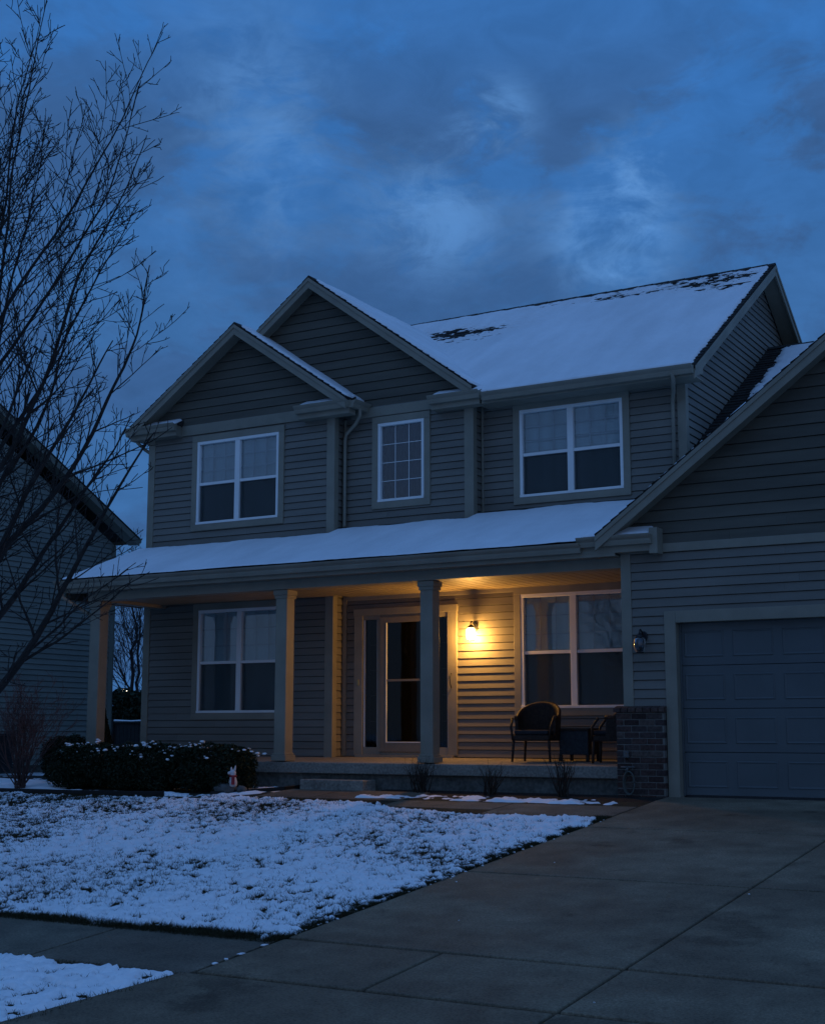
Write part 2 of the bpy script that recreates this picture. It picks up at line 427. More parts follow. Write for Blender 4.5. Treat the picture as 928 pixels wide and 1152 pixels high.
# sidewalk
d = MB(); x = XL
for w in (1.45, 1.45, 1.45, 1.45, 1.45, 1.45, 1.45, 1.45):
    slab(d, x - w, x, 7.22 if x < -6 else 7.30, 8.30); x -= w
tag(d.build('sidewalk', WALKM, bevel=.006), kind='structure')
# walkway from driveway to step
d = MB()
for a, b in ((-12.0, -10.6), (-10.6, -9.2), (-9.2, -7.6), (-7.6, -5.98)):
    if a < -10.0: slab(d, a if a > -11.5 else -11.5, b, 15.42, 16.28, dz=.004)
    else: slab(d, a, b, 14.55 + (0.35 if a < -9 else 0), 15.5, dz=.004)
tag(d.build('walkway', WALKM, bevel=.006), kind='structure')

# ---------------- snow height-field on the lawn
def lawn_edge_right(y): return XL - .02 - .06 * np.maximum(0, 0) + 0 * y
def snow_grid(name, x0, x1, y0, y1, res, hfun, m, cut=-.03, kind='stuff', parent=None, zf=zg):
    X = np.arange(x0, x1 + res, res); Y = np.arange(y0, y1 + res, res); GX, GY = np.meshgrid(X, Y)
    H = hfun(GX, GY); Z = zf(GY) + np.maximum(H, cut - .02)
    idx = np.arange(GX.size).reshape(GX.shape)
    F = np.stack([idx[:-1, :-1], idx[:-1, 1:], idx[1:, 1:], idx[1:, :-1]], -1).reshape(-1, 4)
    keep = (H.ravel()[F] > cut).any(1); F = F[keep]
    used = np.unique(F); rm = -np.ones(GX.size, int); rm[used] = np.arange(len(used))
    V = np.stack([GX, GY, Z], -1).reshape(-1, 3)[used]
    return mesh_np(name, V, rm[F], m, smooth=True, kind=kind, parent=parent)

def edge_fall(d, w=.10):
    """d: distance inside the edge (m); falls below ground at the edge"""
    return -np.clip(1 - d / w, 0, 1.5) ** 1.5 * .09

def lawn_h(X, Y):
    lo = fbm(X * .45, Y * .45, 3, 3); a = fbm(X * 3.1, Y * 3.1, 4, 8); b = fbm(X * 8.5, Y * 8.5, 3, 21); c = fbm(X * 22, Y * 22, 3, 5)
    h = .0255 + .016 * lo + .016 * a + .028 * b + .036 * c + .012 * fbm(X * 50, Y * 50, 2, 9)
    thin = np.clip(fbm(X * .7 + 4, Y * .7, 3, 31) + .15, 0, 1) + .6 * np.clip((Y - 11) / 3, 0, 1) * np.clip((-9.5 - X) / 3, 0, 1)
    pits = np.clip(fbm(X * 7.5, Y * 7.5, 3, 91) - .20 + .16 * thin + .12 * fbm(X * .9, Y * .9, 2, 96), 0, 1)
    h = h - .020 * thin - .34 * pits * (.6 + .4 * np.clip(fbm(X * .8, Y * .8, 2, 95) + .5, 0, 1))
    n1 = .16 * fbm(Y * 1.7, X * 1.7, 3, 40) + .10 * fbm(Y * 6, X * 6, 2, 41)
    dr = (XL + .05) - X + n1
    df = Y - 8.32 + .12 * fbm(X * 1.6, Y * 2, 3, 44) + .07 * fbm(X * 6, Y * 6, 2, 45)
    wk = np.where(X > -12.2, np.where(X < -9.2, 15.38 - .28 * np.clip((X + 11.2) / 2.0, 0, 1) , 14.86 - .36 * np.clip((X + 9.2) / 1.6, 0, 1)), 15.10)
    db = wk - Y + .05 * fbm(X * 2, Y * 2, 3, 47)
    h = h + edge_fall(dr, .14) + edge_fall(df, .14) + edge_fall(db, .12)
    h = np.where(X > XL + .02, -.06, h)
    return np.clip(h, -.06, .085)
mb = strip('lawn', lambda y: (-20, XL - .01), 8.31, 15.9, 30, EARTH, .0)
tag(mb.build('lawn', EARTH), kind='structure')
tag(snow_grid('lawn_snow', -18.5, XL, 8.28, 15.5, .024, lawn_h, SNOW, cut=-.025), kind='stuff')

def park_h(X, Y):
    a = fbm(X * 3.1 + 9, Y * 3.1, 4, 8); b = fbm(X * 8.5, Y * 8.5, 3, 22); c = fbm(X * 22, Y * 22, 3, 6)
    h = .024 + .024 * a + .032 * b + .030 * c - .30 * np.clip(fbm(X * 7.5, Y * 7.5, 3, 92) - .20, 0, 1)
    xe = -6.08 - .62 * np.clip((7.36 - Y) / 3.5, 0, 1) * 1.0
    h = h + edge_fall(xe - X + .12 + .06 * fbm(Y * 3, X * 3, 2, 51), .14) + edge_fall(7.33 - Y + .04 * fbm(X * 3, Y, 2, 52), .07) + edge_fall(Y - 3.9, .1)
    return np.clip(h, -.06, .075)
mb = strip('parkway', lambda y: (-20, -6.06 - .62 * min(1, max(0, (7.36 - y) / 3.5))), 3.8, 7.21, 12, EARTH, .0)
tag(mb.build('parkway_lawn', EARTH), kind='structure')
tag(snow_grid('parkway_snow', -12, -5.85, 3.9, 7.4, .024, park_h, SNOW, cut=-.025), kind='stuff')

# planting beds
mb = MB(); mb.add([(-19, 15.08, .0 + zgf(15.08)), (-12.2, 15.08, zgf(15.08)), (-11.5, 15.7, zgf(15.7)), (-11.5, 18.2, .0), (-19, 18.2, .0)], [(0, 1, 2, 3, 4)])
tag(mb.build('planting_bed', MULCH), kind='structure')
mb = MB(); mb.add([(-10.1, 15.5, zgf(15.5)), (-6.0, 15.5, zgf(15.5)), (-5.98, 16.5, -.01), (-10.1, 16.6, -.01)], [(0, 1, 2, 3)])
tag(mb.build('porch_bed', MULCH), kind='structure')
def bed_h(X, Y):
    a = fbm(X * 2.2 + 2, Y * 2.2, 3, 61); b = fbm(X * 9, Y * 9, 3, 62)
    h = -.012 + .055 * a + .03 * b + .03 * np.exp(-((Y - 15.65) / .22) ** 2) - .09 * np.clip((Y - 16.0) / .35, 0, 1)
    return np.clip(h + edge_fall(Y - 15.5, .1) + edge_fall(-6.2 - X, .25) + edge_fall(X + 10.05, .15), -.06, .07)
tag(snow_grid('bed_snow', -10.1, -6.0, 15.45, 16.6, .025, bed_h, SNOW, cut=-.02), kind='stuff')
def bed2_h(X, Y):
    a = fbm(X * 1.8 + 7, Y * 2.2, 3, 71); b = fbm(X * 9, Y * 9, 3, 72)
    h = .012 + .05 * a + .02 * b - .07 * np.clip((Y - 15.45) / .3, 0, 1) * (X < -12.3) * (X > -15.2) - .03 * np.clip((Y - 16.2) / .4, 0, 1)
    return np.clip(h + edge_fall(Y - 15.16, .08) + edge_fall(-11.55 - X - .9 * np.clip(15.75 - Y, 0, 1), .12), -.06, .08)
tag(snow_grid('left_bed_snow', -19, -11.5, 15.1, 17.9, .03, bed2_h, SNOW, cut=-.02), kind='stuff')

# grass blades poking out of the snow
def blades(name, n, xr, yr, hf, thr, hmax=.05, parent=None):
    X = rng.uniform(*xr, n); Y = rng.uniform(*yr, n); H = hf(X, Y)
    k = (H < thr) & (H > -.058); X, Y = X[k], Y[k]; n = len(X)
    Z = zg(Y) - .005; hh = rng.uniform(.3, 1, n) * hmax; a = rng.uniform(0, 2 * np.pi, n); w = rng.uniform(.002, .0045, n)
    lean = rng.normal(0, .6, (n, 2)) * hh[:, None]
    dx, dy = np.cos(a) * w, np.sin(a) * w
    P0 = np.stack([X - dx, Y - dy, Z], -1); P1 = np.stack([X + dx, Y + dy, Z], -1); P2 = np.stack([X + lean[:, 0], Y + lean[:, 1], Z + hh], -1)
    V = np.stack([P0, P1, P2], 1).reshape(-1, 3); F = np.arange(len(V)).reshape(-1, 3)
    return tag(mesh_np(name, V, F, GRASSM), kind='stuff')
blades('grass', 420000, (-16.5, XL), (8.3, 15.3), lawn_h, .012, .045)
blades('tall_grass', 90000, (-16.5, XL), (8.3, 15.3), lambda X, Y: lawn_h(X, Y) - .045 * np.clip(fbm(X * 1.1, Y * 1.1, 3, 98) + .1, 0, 1), .012, .075)
blades('edge_grass', 90000, (-14, XL), (8.22, 8.75), lambda X, Y: lawn_h(X, Y) * 0 + np.where(Y < 8.42 + .1 * fbm(X * 2, Y, 2, 81), 0, 1), .5, .062)
blades('drive_edge_grass', 50000, (XL - .17, XL + .015), (8.3, 14.6), lambda X, Y: np.where(fbm(X * 2, Y * 2.4, 2, 83) > -.25, 0, 1), .5, .045)
blades('parkway_grass', 60000, (-10, -5.95), (4.2, 7.3), park_h, .004, .045)

# ------------------------------------------------------------------ HOUSE
house = empty('house', (-9, 18.5, 0), 'two storey taupe sided house with snowy gabled roofs, lit front porch and attached garage', 'house')
X0, X1, X2, X3 = -16.05, -12.15, -9.75, -6.40        # wall breaks along the front
Y1, Y2, Y3, YG = 18.30, 18.58, 18.85, 16.514          # wall planes
YB = 27.03
ZF = .40
W1 = (-14.97, -13.24, 4.29, 5.74); W2 = (-11.47, -10.61, 4.43, 5.725); W3 = (-9.06, -7.36, 4.34, 5.715)
W4 = (-14.86, -13.13, 1.085, 2.81); W5 = (-8.95, -7.25, 1.12, 2.815)
ENT = (-11.84, -10.08, .42, 2.64)
def hole(w, x): return (w[0] - x, w[1] - x, w[2], w[3])
siding((X0, Y1, 0), (1, 0, 0), (0, -1, 0), [(0, .34), (X1 - X0, .34), (X1 - X0, 6.05), (0, 6.05)], [hole(W1, X0), hole(W4, X0)]).build('wall', SID, house)
siding((X1, Y1, 0), (0, 1, 0), (1, 0, 0), [(0, .34), (Y2 - Y1, .34), (Y2 - Y1, 6.05), (0, 6.05)]).build('wall', SID, house)
siding((X1, Y2, 0), (1, 0, 0), (0, -1, 0), [(0, .40), (-6.5 - X1, .40), (-6.5 - X1, 3.93), (0, 3.93)], [hole(W5, X1), hole(ENT, X1)]).build('wall', SID, house)
siding((X1, Y2, 0), (1, 0, 0), (0, -1, 0), [(0, 3.93), (X2 - X1, 3.93), (X2 - X1, 6.05), (0, 6.05)], [hole(W2, X1)]).build('wall', SID, house)
siding((X2, Y2, 0), (0, 1, 0), (1, 0, 0), [(0, 3.9), (Y3 - Y2, 3.9), (Y3 - Y2, 6.0), (0, 6.0)]).build('wall', SID, house)
siding((X2, Y3, 0), (1, 0, 0), (0, -1, 0), [(0, 3.9), (X3 - X2, 3.9), (X3 - X2, 5.98), (0, 5.98)], [hole(W3, X2)]).build('wall', SID, house)
L = YB - Y3
siding((X3, Y3, 0), (0, 1, 0), (1, 0, 0), [(0, 3.0), (L, 3.0), (L, 6.06), (L / 2, 6.06 + .63 * L / 2), (0, 6.06)]).build('wall', SID, house)
siding((X0, YB, 0), (0, -1, 0), (-1, 0, 0), [(0, 0), (YB - Y1, 0), (YB - Y1, 5.98), (L / 2, 6.06 + .63 * L / 2), (0, 6.06)]).build('wall', SID, house)
siding((X3, YB, 0), (-1, 0, 0), (0, 1, 0), [(0, 0), (X3 - X0, 0), (X3 - X0, 6), (0, 6)]).build('wall', SID, house)
# garage walls
GL, GR = -6.50, -.16
DO = (-5.81, -.87, -.02, 2.13)
siding((GL, YG, 0), (1, 0, 0), (0, -1, 0), [(0, 1.07), (GR - GL, 1.07), (GR - GL, 3.05), (0, 3.05)], [hole(DO, GL)]).build('wall', SID, house)
siding((GL, Y2, 0), (0, -1, 0), (-1, 0, 0), [(0, .3), (Y2 - YG, .3), (Y2 - YG, 3.2), (0, 3.2)]).build('wall', SID, house)
siding((GR, YG, 0), (0, 1, 0), (1, 0, 0), [(0, .1), (13.5, .1), (13.5, 3.25), (6.9, 7.3), (0, 3.25)]).build('wall', SID, house)
siding((GR, 30.0, 0), (-1, 0, 0), (0, 1, 0), [(0, 0), (6.3, 0), (6.3, 3.3), (0, 3.3)]).build('wall', SID, house)
GSL = .74; GRX = -3.33; GRZ = 5.80
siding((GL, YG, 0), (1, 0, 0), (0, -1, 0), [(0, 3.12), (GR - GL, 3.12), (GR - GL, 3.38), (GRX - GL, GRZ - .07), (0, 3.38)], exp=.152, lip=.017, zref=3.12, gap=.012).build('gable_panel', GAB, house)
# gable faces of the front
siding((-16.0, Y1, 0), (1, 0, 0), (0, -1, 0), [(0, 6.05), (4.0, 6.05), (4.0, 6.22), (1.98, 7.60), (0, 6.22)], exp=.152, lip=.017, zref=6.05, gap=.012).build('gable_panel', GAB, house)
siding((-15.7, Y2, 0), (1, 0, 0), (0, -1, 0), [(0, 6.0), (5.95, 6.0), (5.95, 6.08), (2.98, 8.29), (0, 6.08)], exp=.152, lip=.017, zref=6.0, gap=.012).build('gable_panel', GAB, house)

def part(name, m, fn, bevel=0, parent=house, **k):
    mb = MB(); fn(mb); return mb.build(name, m, parent, bevel=bevel, **k)
def boxes(name, m, bs, bevel=.004, parent=house, **k):
    mb = MB()
    for b in bs: mb.box(*b)
    return mb.build(name, m, parent, bevel=bevel, **k)
e = .024
# frieze boards
boxes('frieze_board', TRIM, [(X0 + .02, X1 - .02, Y1 - .03, Y1, 5.88, 6.06)])
boxes('frieze_board', TRIM, [(X1 + .16, X2 - .02, Y2 - .03, Y2, 5.85, 6.01)])
boxes('frieze_board', TRIM, [(GL + .02, GR - .02, YG - .03, YG, 3.03, 3.14)])
# corner boards
for bx in [(X0 - e, X0 + .12, Y1 - e, Y1 + .12, .34, 5.9), (X1 - .13, X1 + e, Y1 - e, Y1 + .1, .36, 5.9), (X2 - .14, X2 + e, Y2 - e, Y2 + .1, 3.9, 5.9),
           (X3 - .11, X3 + e, Y3 - e, Y3 + .1, 3.9, 5.98), (GL - e, GL + .11, YG - e, YG + .11, 1.07, 3.1), (GR - .11, GR + e, YG - e, YG + .11, .3, 3.1),
           (X1 + .03, X1 + .10, Y2 - .03, Y2, .40, 2.93), (X1 + .03, X1 + .06, Y2 - .03, Y2, 4.0, 5.86), (X2 + .03, X2 + .06, Y3 - .03, Y3, 4.1, 5.9)]:
    boxes('corner_board', TRIM, [bx])

# ------------------------------------------------ windows
def window(w, yw, style):
    x0, x1, z0, z1 = w; c = .11; y = yw
    cas = MB()
    cas.box(x0 - c, x1 + c, y - .036, y + .02, z1, z1 + c); cas.box(x0 - c, x1 + c, y - .036, y + .02, z0 - c, z0)
    cas.box(x0 - c, x0, y - .034, y + .02, z0, z1); cas.box(x1, x1 + c, y - .034, y + .02, z0, z1)
    win = cas.build('window', TRIM, house, bevel=.004)
    f = .05
    fr = MB()
    fr.box(x0, x1, y - .03, y + .09, z1 - f, z1); fr.box(x0, x1, y - .042, y + .09, z0, z0 + f * .8)
    fr.box(x0, x0 + f, y - .028, y + .09, z0 + f * .8, z1 - f); fr.box(x1 - f, x1, y - .028, y + .09, z0 + f * .8, z1 - f)
    units = []
    if style == 'double':
        xm = (x0 + x1) / 2; fr.box(xm - .05, xm + .05, y - .026, y + .09, z0 + f * .8, z1 - f)
        units = [(x0 + f, xm - .05), (xm + .05, x1 - f)]
    else: units = [(x0 + f, x1 - f)]
    za, zb = z0 + f * .8, z1 - f; zm = za + (zb - za) * .485
    if style == 'double':
        for a, b in units: fr.box(a, b, y - .012, y + .08, zm - .022, zm + .026)
    fr.build('frame', VINYL, win, bevel=.004)
    gr = MB(); t = .008
    for a, b in units:
        if style == 'double':
            MB().box(a, b, y + .030, y + .034, zm, zb).build('pane', GLASS, win)
            MB().box(a, b, y + .046, y + .050, za, zm).build('pane', GLASS, win)
            sc = MB(); sc.add([(a, y + .012, za), (b, y + .012, za), (b, y + .012, zm), (a, y + .012, zm)], [(0, 1, 2, 3)]); sc.build('insect_screen', SCREEN, win)
            for k in (1, 2):
                xx = a + (b - a) * k / 3; gr.box(xx - t, xx + t, y + .036, y + .042, zm, zb)
                zz = zm + (zb - zm) * k / 3; gr.box(a, b, y + .0365, y + .0415, zz - t, zz + t)
        else:
            MB().box(a, b, y + .030, y + .034, za, zb).build('pane', GLASS, win)
            for k in (1, 2): xx = a + (b - a) * k / 3; gr.box(xx - .0048, xx + .0048, y + .020, y + .028, za, zb)
            for k in (1, 2, 3): zz = za + (zb - za) * k / 4; gr.box(a, b, y + .0205, y + .0275, zz - .0048, zz + .0048)
    gr.build('grille', GRIL if style == 'double' else VINYL, win)
    # blind: many slats for double windows, dark curtain for the small one
    bl = MB()
    if style == 'double':
        for a, b in units:
            n = int((zb - za) / .045)
            for i in range(n):
                z = za + (zb - za) * i / n
                bl.add([(a, y + .066, z), (b, y + .066, z), (b, y + .081, z + (zb - za) / n * 1.06), (a, y + .081, z + (zb - za) / n * 1.06)], [(0, 1, 2, 3)])
        bl.box(x0, x1, y + .125, y + .14, z0, z1)
        bl.build('blind', BLIND, win)
    else:
        n = 40
        for i in range(n):
            a = x0 + (x1 - x0) * i / n; b = x0 + (x1 - x0) * (i + 1) / n
            ya = y + .2 + .02 * math.sin(i * 1.3); yb = y + .2 + .02 * math.sin((i + 1) * 1.3)
            bl.add([(a, ya, z0), (b, yb, z0), (b, yb, z1), (a, ya, z1)], [(0, 1, 2, 3)])
        bl.box(x0 - .01, x0, y + .09, y + .23, z0, z1); bl.box(x1, x1 + .01, y + .09, y + .23, z0, z1)
        bl.build('curtain', mat('navy_curtain', (.018, .022, .03), .9, .2, 5), win)
    return win
window(W1, Y1, 'double'); window(W2, Y2, 'single'); window(W3, Y3, 'double'); window(W4, Y1, 'double'); window(W5, Y2, 'double')

# ------------------------------------------------ entry
x0, x1, z0, z1 = ENT
ef = MB(); y = Y2
ef.box(x0 - .06, x1 + .06, y - .05, y + .04, z1 - .03, z1 + .08); ef.box(x0 - .05, x0 + .11, y - .045, y + .12, z0, z1 - .03); ef.box(x1 - .11, x1 + .05, y - .045, y + .12, z0, z1 - .03)
ef.box(-11.46, -11.40, y - .04, y + .12, z0, z1 - .03); ef.box(-10.52, -10.43, y - .04, y + .12, z0, z1 - .03)
ef.box(x0 + .11, -11.46, y - .03, y + .1, z0, z0 + .12); ef.box(-10.43, x1 - .11, y - .03, y + .1, z0, z0 + .12)
ef.box(x0 + .11, -11.46, y - .03, y + .1, z1 - .10, z1 - .03); ef.box(-10.43, x1 - .11, y - .03, y + .1, z1 - .10, z1 - .03)
ef.box(x0, x1, y - .09, y + .1, z0 - .04, z0); ef.box(-11.40, -10.52, y - .03, y + .1, z1 - .075, z1 - .03); ef.box(-11.40, -10.52, y - .03, y + .055, z0, z0 + .06)
ef.build('entry_frame', TRIM, house, bevel=.004)
for a, b in ((x0 + .11, -11.46), (-10.43, x1 - .11)):
    s = boxes('sidelight', VINYL, [(a, a + .022, y - .012, y + .06, z0 + .12, z1 - .10), (b - .022, b, y - .012, y + .06, z0 + .12, z1 - .10)])
    boxes('pane', GLASSD, [(a + .02, b - .02, y + .02, y + .024, z0 + .12, z1 - .1)], 0, s)
    g = MB(); g.box(a + .095, a + .10, y + .03, y + .036, z0 + .12, z1 - .10)
    for k in range(1, 5): zz = z0 + .12 + (z1 - z0 - .22) * k / 5; g.box(a + .098, b - .022, y + .0305, y + .0355, zz - .005, zz + .005)
    g.build('grille', VINYL, s)
    cu = MB()
    for i in range(14):
        xa = a + (b - a) * (.42 + .58 * i / 14); xb = a + (b - a) * (.42 + .58 * (i + 1) / 14)
        ya = y + .1 + .012 * math.sin(i * 1.7); yb = y + .1 + .012 * math.sin(i * 1.7 + 1.7)
        cu.add([(xa, ya, z0 + .3), (xb, yb, z0 + .3), (xb, yb, z1 - .2), (xa, ya, z1 - .2)], [(0, 1, 2, 3)])
    cu.build('curtain', CURT, s)
    boxes('backing', DOORM, [(a - .02, b + .02, y + .13, y + .15, z0, z1)], 0, s)
sd = MB(); a, b = -11.40, -10.52; zb_, zt = z0 + .05, z1 - .07
sd.box(a, a + .11, y - .055, y - .015, zb_, zt); sd.box(b - .11, b, y - .055, y - .015, zb_, zt); sd.box(a + .11, b - .11, y - .055, y - .015, zt - .09, zt); sd.box(a + .11, b - .11, y - .055, y - .015, zb_, zb_ + .14)
sd.box(a + .11, b - .11, y - .05, y - .02, 1.555, 1.59)
storm = sd.build('storm_door', mat('storm_door_tan', (.20, .17, .13), .4, .1, 3), house, bevel=.004)
boxes('pane', GLASSD, [(a + .11, b - .11, y - .037, y - .033, 1.59, zt - .09)], 0, storm); boxes('pane', GLASSD, [(a + .11, b - .11, y - .037, y - .033, zb_ + .14, 1.555)], 0, storm)
boxes('frame', VINYL, [(a + .11, a + .124, y - .058, y - .03, zb_ + .14, zt - .09), (b - .124, b - .11, y - .058, y - .03, zb_ + .14, zt - .09), (a + .124, b - .124, y - .058, y - .03, zb_ + .14, zb_ + .154)], .002, storm)
mb = MB(); mb.tube([(b - .06, y - .06, 1.40), (b - .06, y - .10, 1.42), (b - .06, y - .10, 1.54), (b - .06, y - .06, 1.56)], .009, 8); mb.build('handle', DARK, storm, smooth=True)
fd = MB(); fd.box(a - .02, b + .02, y + .06, y + .1, z0, z1 - .06)
for cx in (-11.16, -10.76):
    for za, zb2 in ((.62, 1.15), (1.3, 2.3)): fd.box(cx - .14, cx + .14, y + .05, y + .06, za, zb2)
fd.build('front_door', DOORM, house, bevel=.008)
boxes('doorbell', mat('brass', (.35, .28, .14), .35, .1, 10, metal=.8), [(-11.83, -11.79, y - .06, y - .044, 1.50, 1.60)], .006)
mb = MB(); mb.tube([(-10.12, y - .045, 1.66), (-10.12, y - .09, 1.64), (-10.12, y - .09, 1.5), (-10.12, y - .05, 1.44)], .008, 8); mb.build('door_pull', DARK, house, smooth=True)

# wreath behind the storm glass
wr = empty('wreath', (-10.97, Y2 + .03, 1.85), 'dark wreath hanging from a pale strap behind the storm door glass', 'wreath')
mb = MB()
for i in range(420):
    t = random.uniform(0, 2 * math.pi); rr = .19 + random.gauss(0, .03); c = Vector((-10.97 + rr * math.cos(t), Y2 + .03 + random.uniform(-.02, .01), 1.85 + rr * math.sin(t)))
    d1 = Vector((random.gauss(0, 1), random.gauss(0, .3), random.gauss(0, 1))).normalized() * .035; d2 = Vector((random.gauss(0, 1), random.gauss(0, .3), random.gauss(0, 1))).normalized() * .012
    mb.add([c - d1, c + d2, c + d1, c - d2], [(0, 1, 2, 3)])
mb.build('foliage', LEAF, wr)
mb = MB(); mb.tube([(-10.97 + .19 * math.cos(t), Y2 + .04, 1.85 + .19 * math.sin(t)) for t in np.linspace(0, 2 * math.pi, 25)], .012, 6); mb.build('ring', BARK, wr)
mb = MB(); mb.box(-10.98, -10.96, Y2 + .044, Y2 + .047, 2.04, 2.46); mb.build('strap', WHITEF, wr)
mb = MB(); mb.blob((-10.97, Y2 + .012, 2.05), (.03, .012, .05), 3); mb.blob((-10.95, Y2 + .012, 2.00), (.02, .01, .04), 4); mb.build('bow', WHITEF, wr, smooth=True)

# ------------------------------------------------ roofs
def shingle_plane(mb, O, U, Vv, lu, lv, course=.14, th=.012, mask=None):
    """individual shingle tabs laid in courses on a plane (O + U*u + Vv*v)"""
    O = Vector(O); U = Vector(U).normalized(); Vv = Vector(Vv).normalized(); Nn = U.cross(Vv).normalized()
    if Nn.z < 0: Nn = -Nn
    n = int(lv / course) + 1
    for i in range(n):
        v0 = i * course; v1 = min(lv, v0 + course * 1.05)
        if v1 - v0 < .01: continue
        u = -random.uniform(0, .3)
        while u < lu:
            w = random.uniform(.22, .36); a = max(0, u); b = min(lu, u + w - .006); u += w
            if b - a < .02: continue
            if mask and not mask(O + U * ((a + b) / 2) + Vv * v0): continue
            t = th * random.uniform(.8, 1.5)
            p = [O + U * a + Vv * v0 + Nn * t, O + U * b + Vv * v0 + Nn * t, O + U * b + Vv * v1 + Nn * .002, O + U * a + Vv * v1 + Nn * .002, O + U * a + Vv * v0, O + U * b + Vv * v0]
            mb.add(p, [(0, 1, 2, 3), (4, 5, 1, 0)])

def snow_plane(O, U, Vv, lu, lv, res, hf, parent, cut=-.012):
    O = np.array(O, float); U = np.array(U, float); U /= np.linalg.norm(U); Vv = np.array(Vv, float); Vv /= np.linalg.norm(Vv)
    Nn = np.cross(U, Vv); Nn = Nn if Nn[2] > 0 else -Nn
    A, B = np.meshgrid(np.arange(0, lu + res, res), np.arange(0, lv + res, res))
    A = np.minimum(A, lu); B = np.minimum(B, lv)
    P = O + A[..., None] * U + B[..., None] * Vv
    H = hf(A, B, P); P = P + np.maximum(H, cut - .01)[..., None] * Nn
    idx = np.arange(A.size).reshape(A.shape)
    F = np.stack([idx[:-1, :-1], idx[:-1, 1:], idx[1:, 1:], idx[1:, :-1]], -1).reshape(-1, 4)
    if np.cross(U, Vv)[2] < 0: F = F[:, ::-1]
    keep = (H.ravel()[F] > cut).any(1); F = F[keep]
    used = np.unique(F); rm = -np.ones(A.size, int); rm[used] = np.arange(len(used))
    return mesh_np('snow', P.reshape(-1, 3)[used], rm[F], RSNOW, parent=parent, smooth=True, kind='stuff')

def roof_slab(name, poly, th, m, parent=house):
    mb = MB(); mb.prism(poly, (0, 0, -th)); return mb.build(name, m, parent)

def nz(A, B, s, o, seed): return fbm(A * s, B * s, o, seed)

MS = .63; EZ = 5.95; EY = 18.40; RY = 22.94; RZ = EZ + MS * (RY - EY)
XLm, XRm = -16.35, -6.08
def zmain(y): return EZ + MS * (y - EY)
front = [(XRm, EY, EZ), (XRm, RY, RZ), (XLm, RY, RZ), (XLm, 18.98, zmain(18.98)), (-9.73, 18.98, zmain(18.98)), (-9.73, EY, EZ)]
r = roof_slab('roof', front, .06, SHING)
def mmask(P): return P.x < XRm and (P.x > -9.73 or P.y > 18.98) and P.x > -14.6
mb = MB(); shingle_plane(mb, (-14.6, EY, EZ), (1, 0, 0), (0, 1, MS), XRm + 14.6, (RY - EY) * math.hypot(1, MS), mask=mmask); mb.build('shingles', SHING, r)
LV = (RY - EY) * math.hypot(1, MS)
def hmain(A, B, P):
    X, Y = P[..., 0], P[..., 1]
    h = .045 + .012 * nz(A, B, .8, 3, 101) + .006 * nz(A, B, 5, 3, 102)
    h = h + edge_fall(LV - B - .09 + .05 * nz(A, B, 3, 3, 103), .08) + edge_fall(XRm - X - .04 + .04 * nz(B, A, 4, 3, 104), .06) + edge_fall(B + .03, .05)
    streak = nz(A * .5 - B * .8, B * 1.2 + A * .1, 1.6, 4, 105)
    fine = nz(A * 5, B * 16, 1.0, 3, 106); grit = nz(A, B, 17, 2, 107)
    row = ((B / .14) % 1.0)
    def lobe(cx, cy, sx, sy): return np.exp(-(((X - cx) / sx) ** 2 + ((Y - cy) / sy) ** 2))
    left = lobe(-12.3, 21.95, .85, .36) + 1.0 * lobe(-11.4, 21.5, .75, .42) + .45 * lobe(-10.7, 21.9, 1.0, .5)
    right = lobe(-6.75, 22.2, .6, .7) + .9 * lobe(-7.6, 22.5, .9, .36) + .8 * lobe(-9.2, 22.62, 1.9, .30)
    bare = np.clip(left + right, 0, 1.25)
    h = h - bare * np.clip(.026 + .034 * streak + .042 * fine + .016 * grit + .022 * (row - .4), 0, .12) - .012 * bare
    h = h + .004 * grit - .008 * np.clip(nz(A * .4, B, 1.1, 4, 108), 0, 1)
    h = np.where((X < -9.72) & (Y < 18.72), -.05, h)
    return h
snow_plane((-14.8, EY, EZ), (1, 0, 0), (0, 1, MS), XRm + 14.8, LV, .02, hmain, r)
# ridge cap
mb = MB()
x = -14.6
while x < XRm:
    mb.prism([(x, RY - .13, RZ - .055), (x, RY, RZ + .022), (x, RY + .13, RZ - .055), (x, RY + .13, RZ - .075), (x, RY, RZ), (x, RY - .13, RZ - .075)], (min(.29, XRm + .005 - x), 0, .006)); x += .30
mb.build('ridge_cap', SHING, r)
back = [(XRm, RY, RZ), (XRm, 2 * RY - EY, EZ), (XLm, 2 * RY - EY, EZ), (XLm, RY, RZ)]
r2 = roof_slab('roof', back, .06, SHING)
snow_plane((XRm, 2 * RY - EY, EZ), (-1, 0, 0), (0, -1, MS), XRm - XLm, LV, .12, lambda A, B, P: .04 + .01 * nz(A, B, 1, 3, 110) + edge_fall(LV - B - .05, .08) + edge_fall(A - .03, .06), r2)

def soffit_rake(pa, pb, inx, iny, name='rake_board', h=.20, th=.03, soff=None):
    """sloping fascia from pa to pb (top edge line), dropped h; iny = inward unit direction"""
    pa = Vector(pa); pb = Vector(pb); iv = Vector((inx, iny, 0)); up = Vector((0, 0, 1))
    mb = MB(); mb.prism([pa - up * .03, pb - up * .03, pb - up * h, pa - up * h], iv * th)
    o = iv * -.016
    mb.prism([pa + o - up * .022, pb + o - up * .022, pb + o - up * .085, pa + o - up * .085], iv * .0155)
    ob = mb.build(name, TRIM, house, bevel=.003)
    if soff:
        mb = MB(); q = iv * soff
        mb.prism([pa + iv * th - up * (h - .05), pb + iv * th - up * (h - .05), pb + q - up * (h - .05), pa + q - up * (h - .05)], (0, 0, .012)); mb.build('soffit', TRIM, house)
    return ob
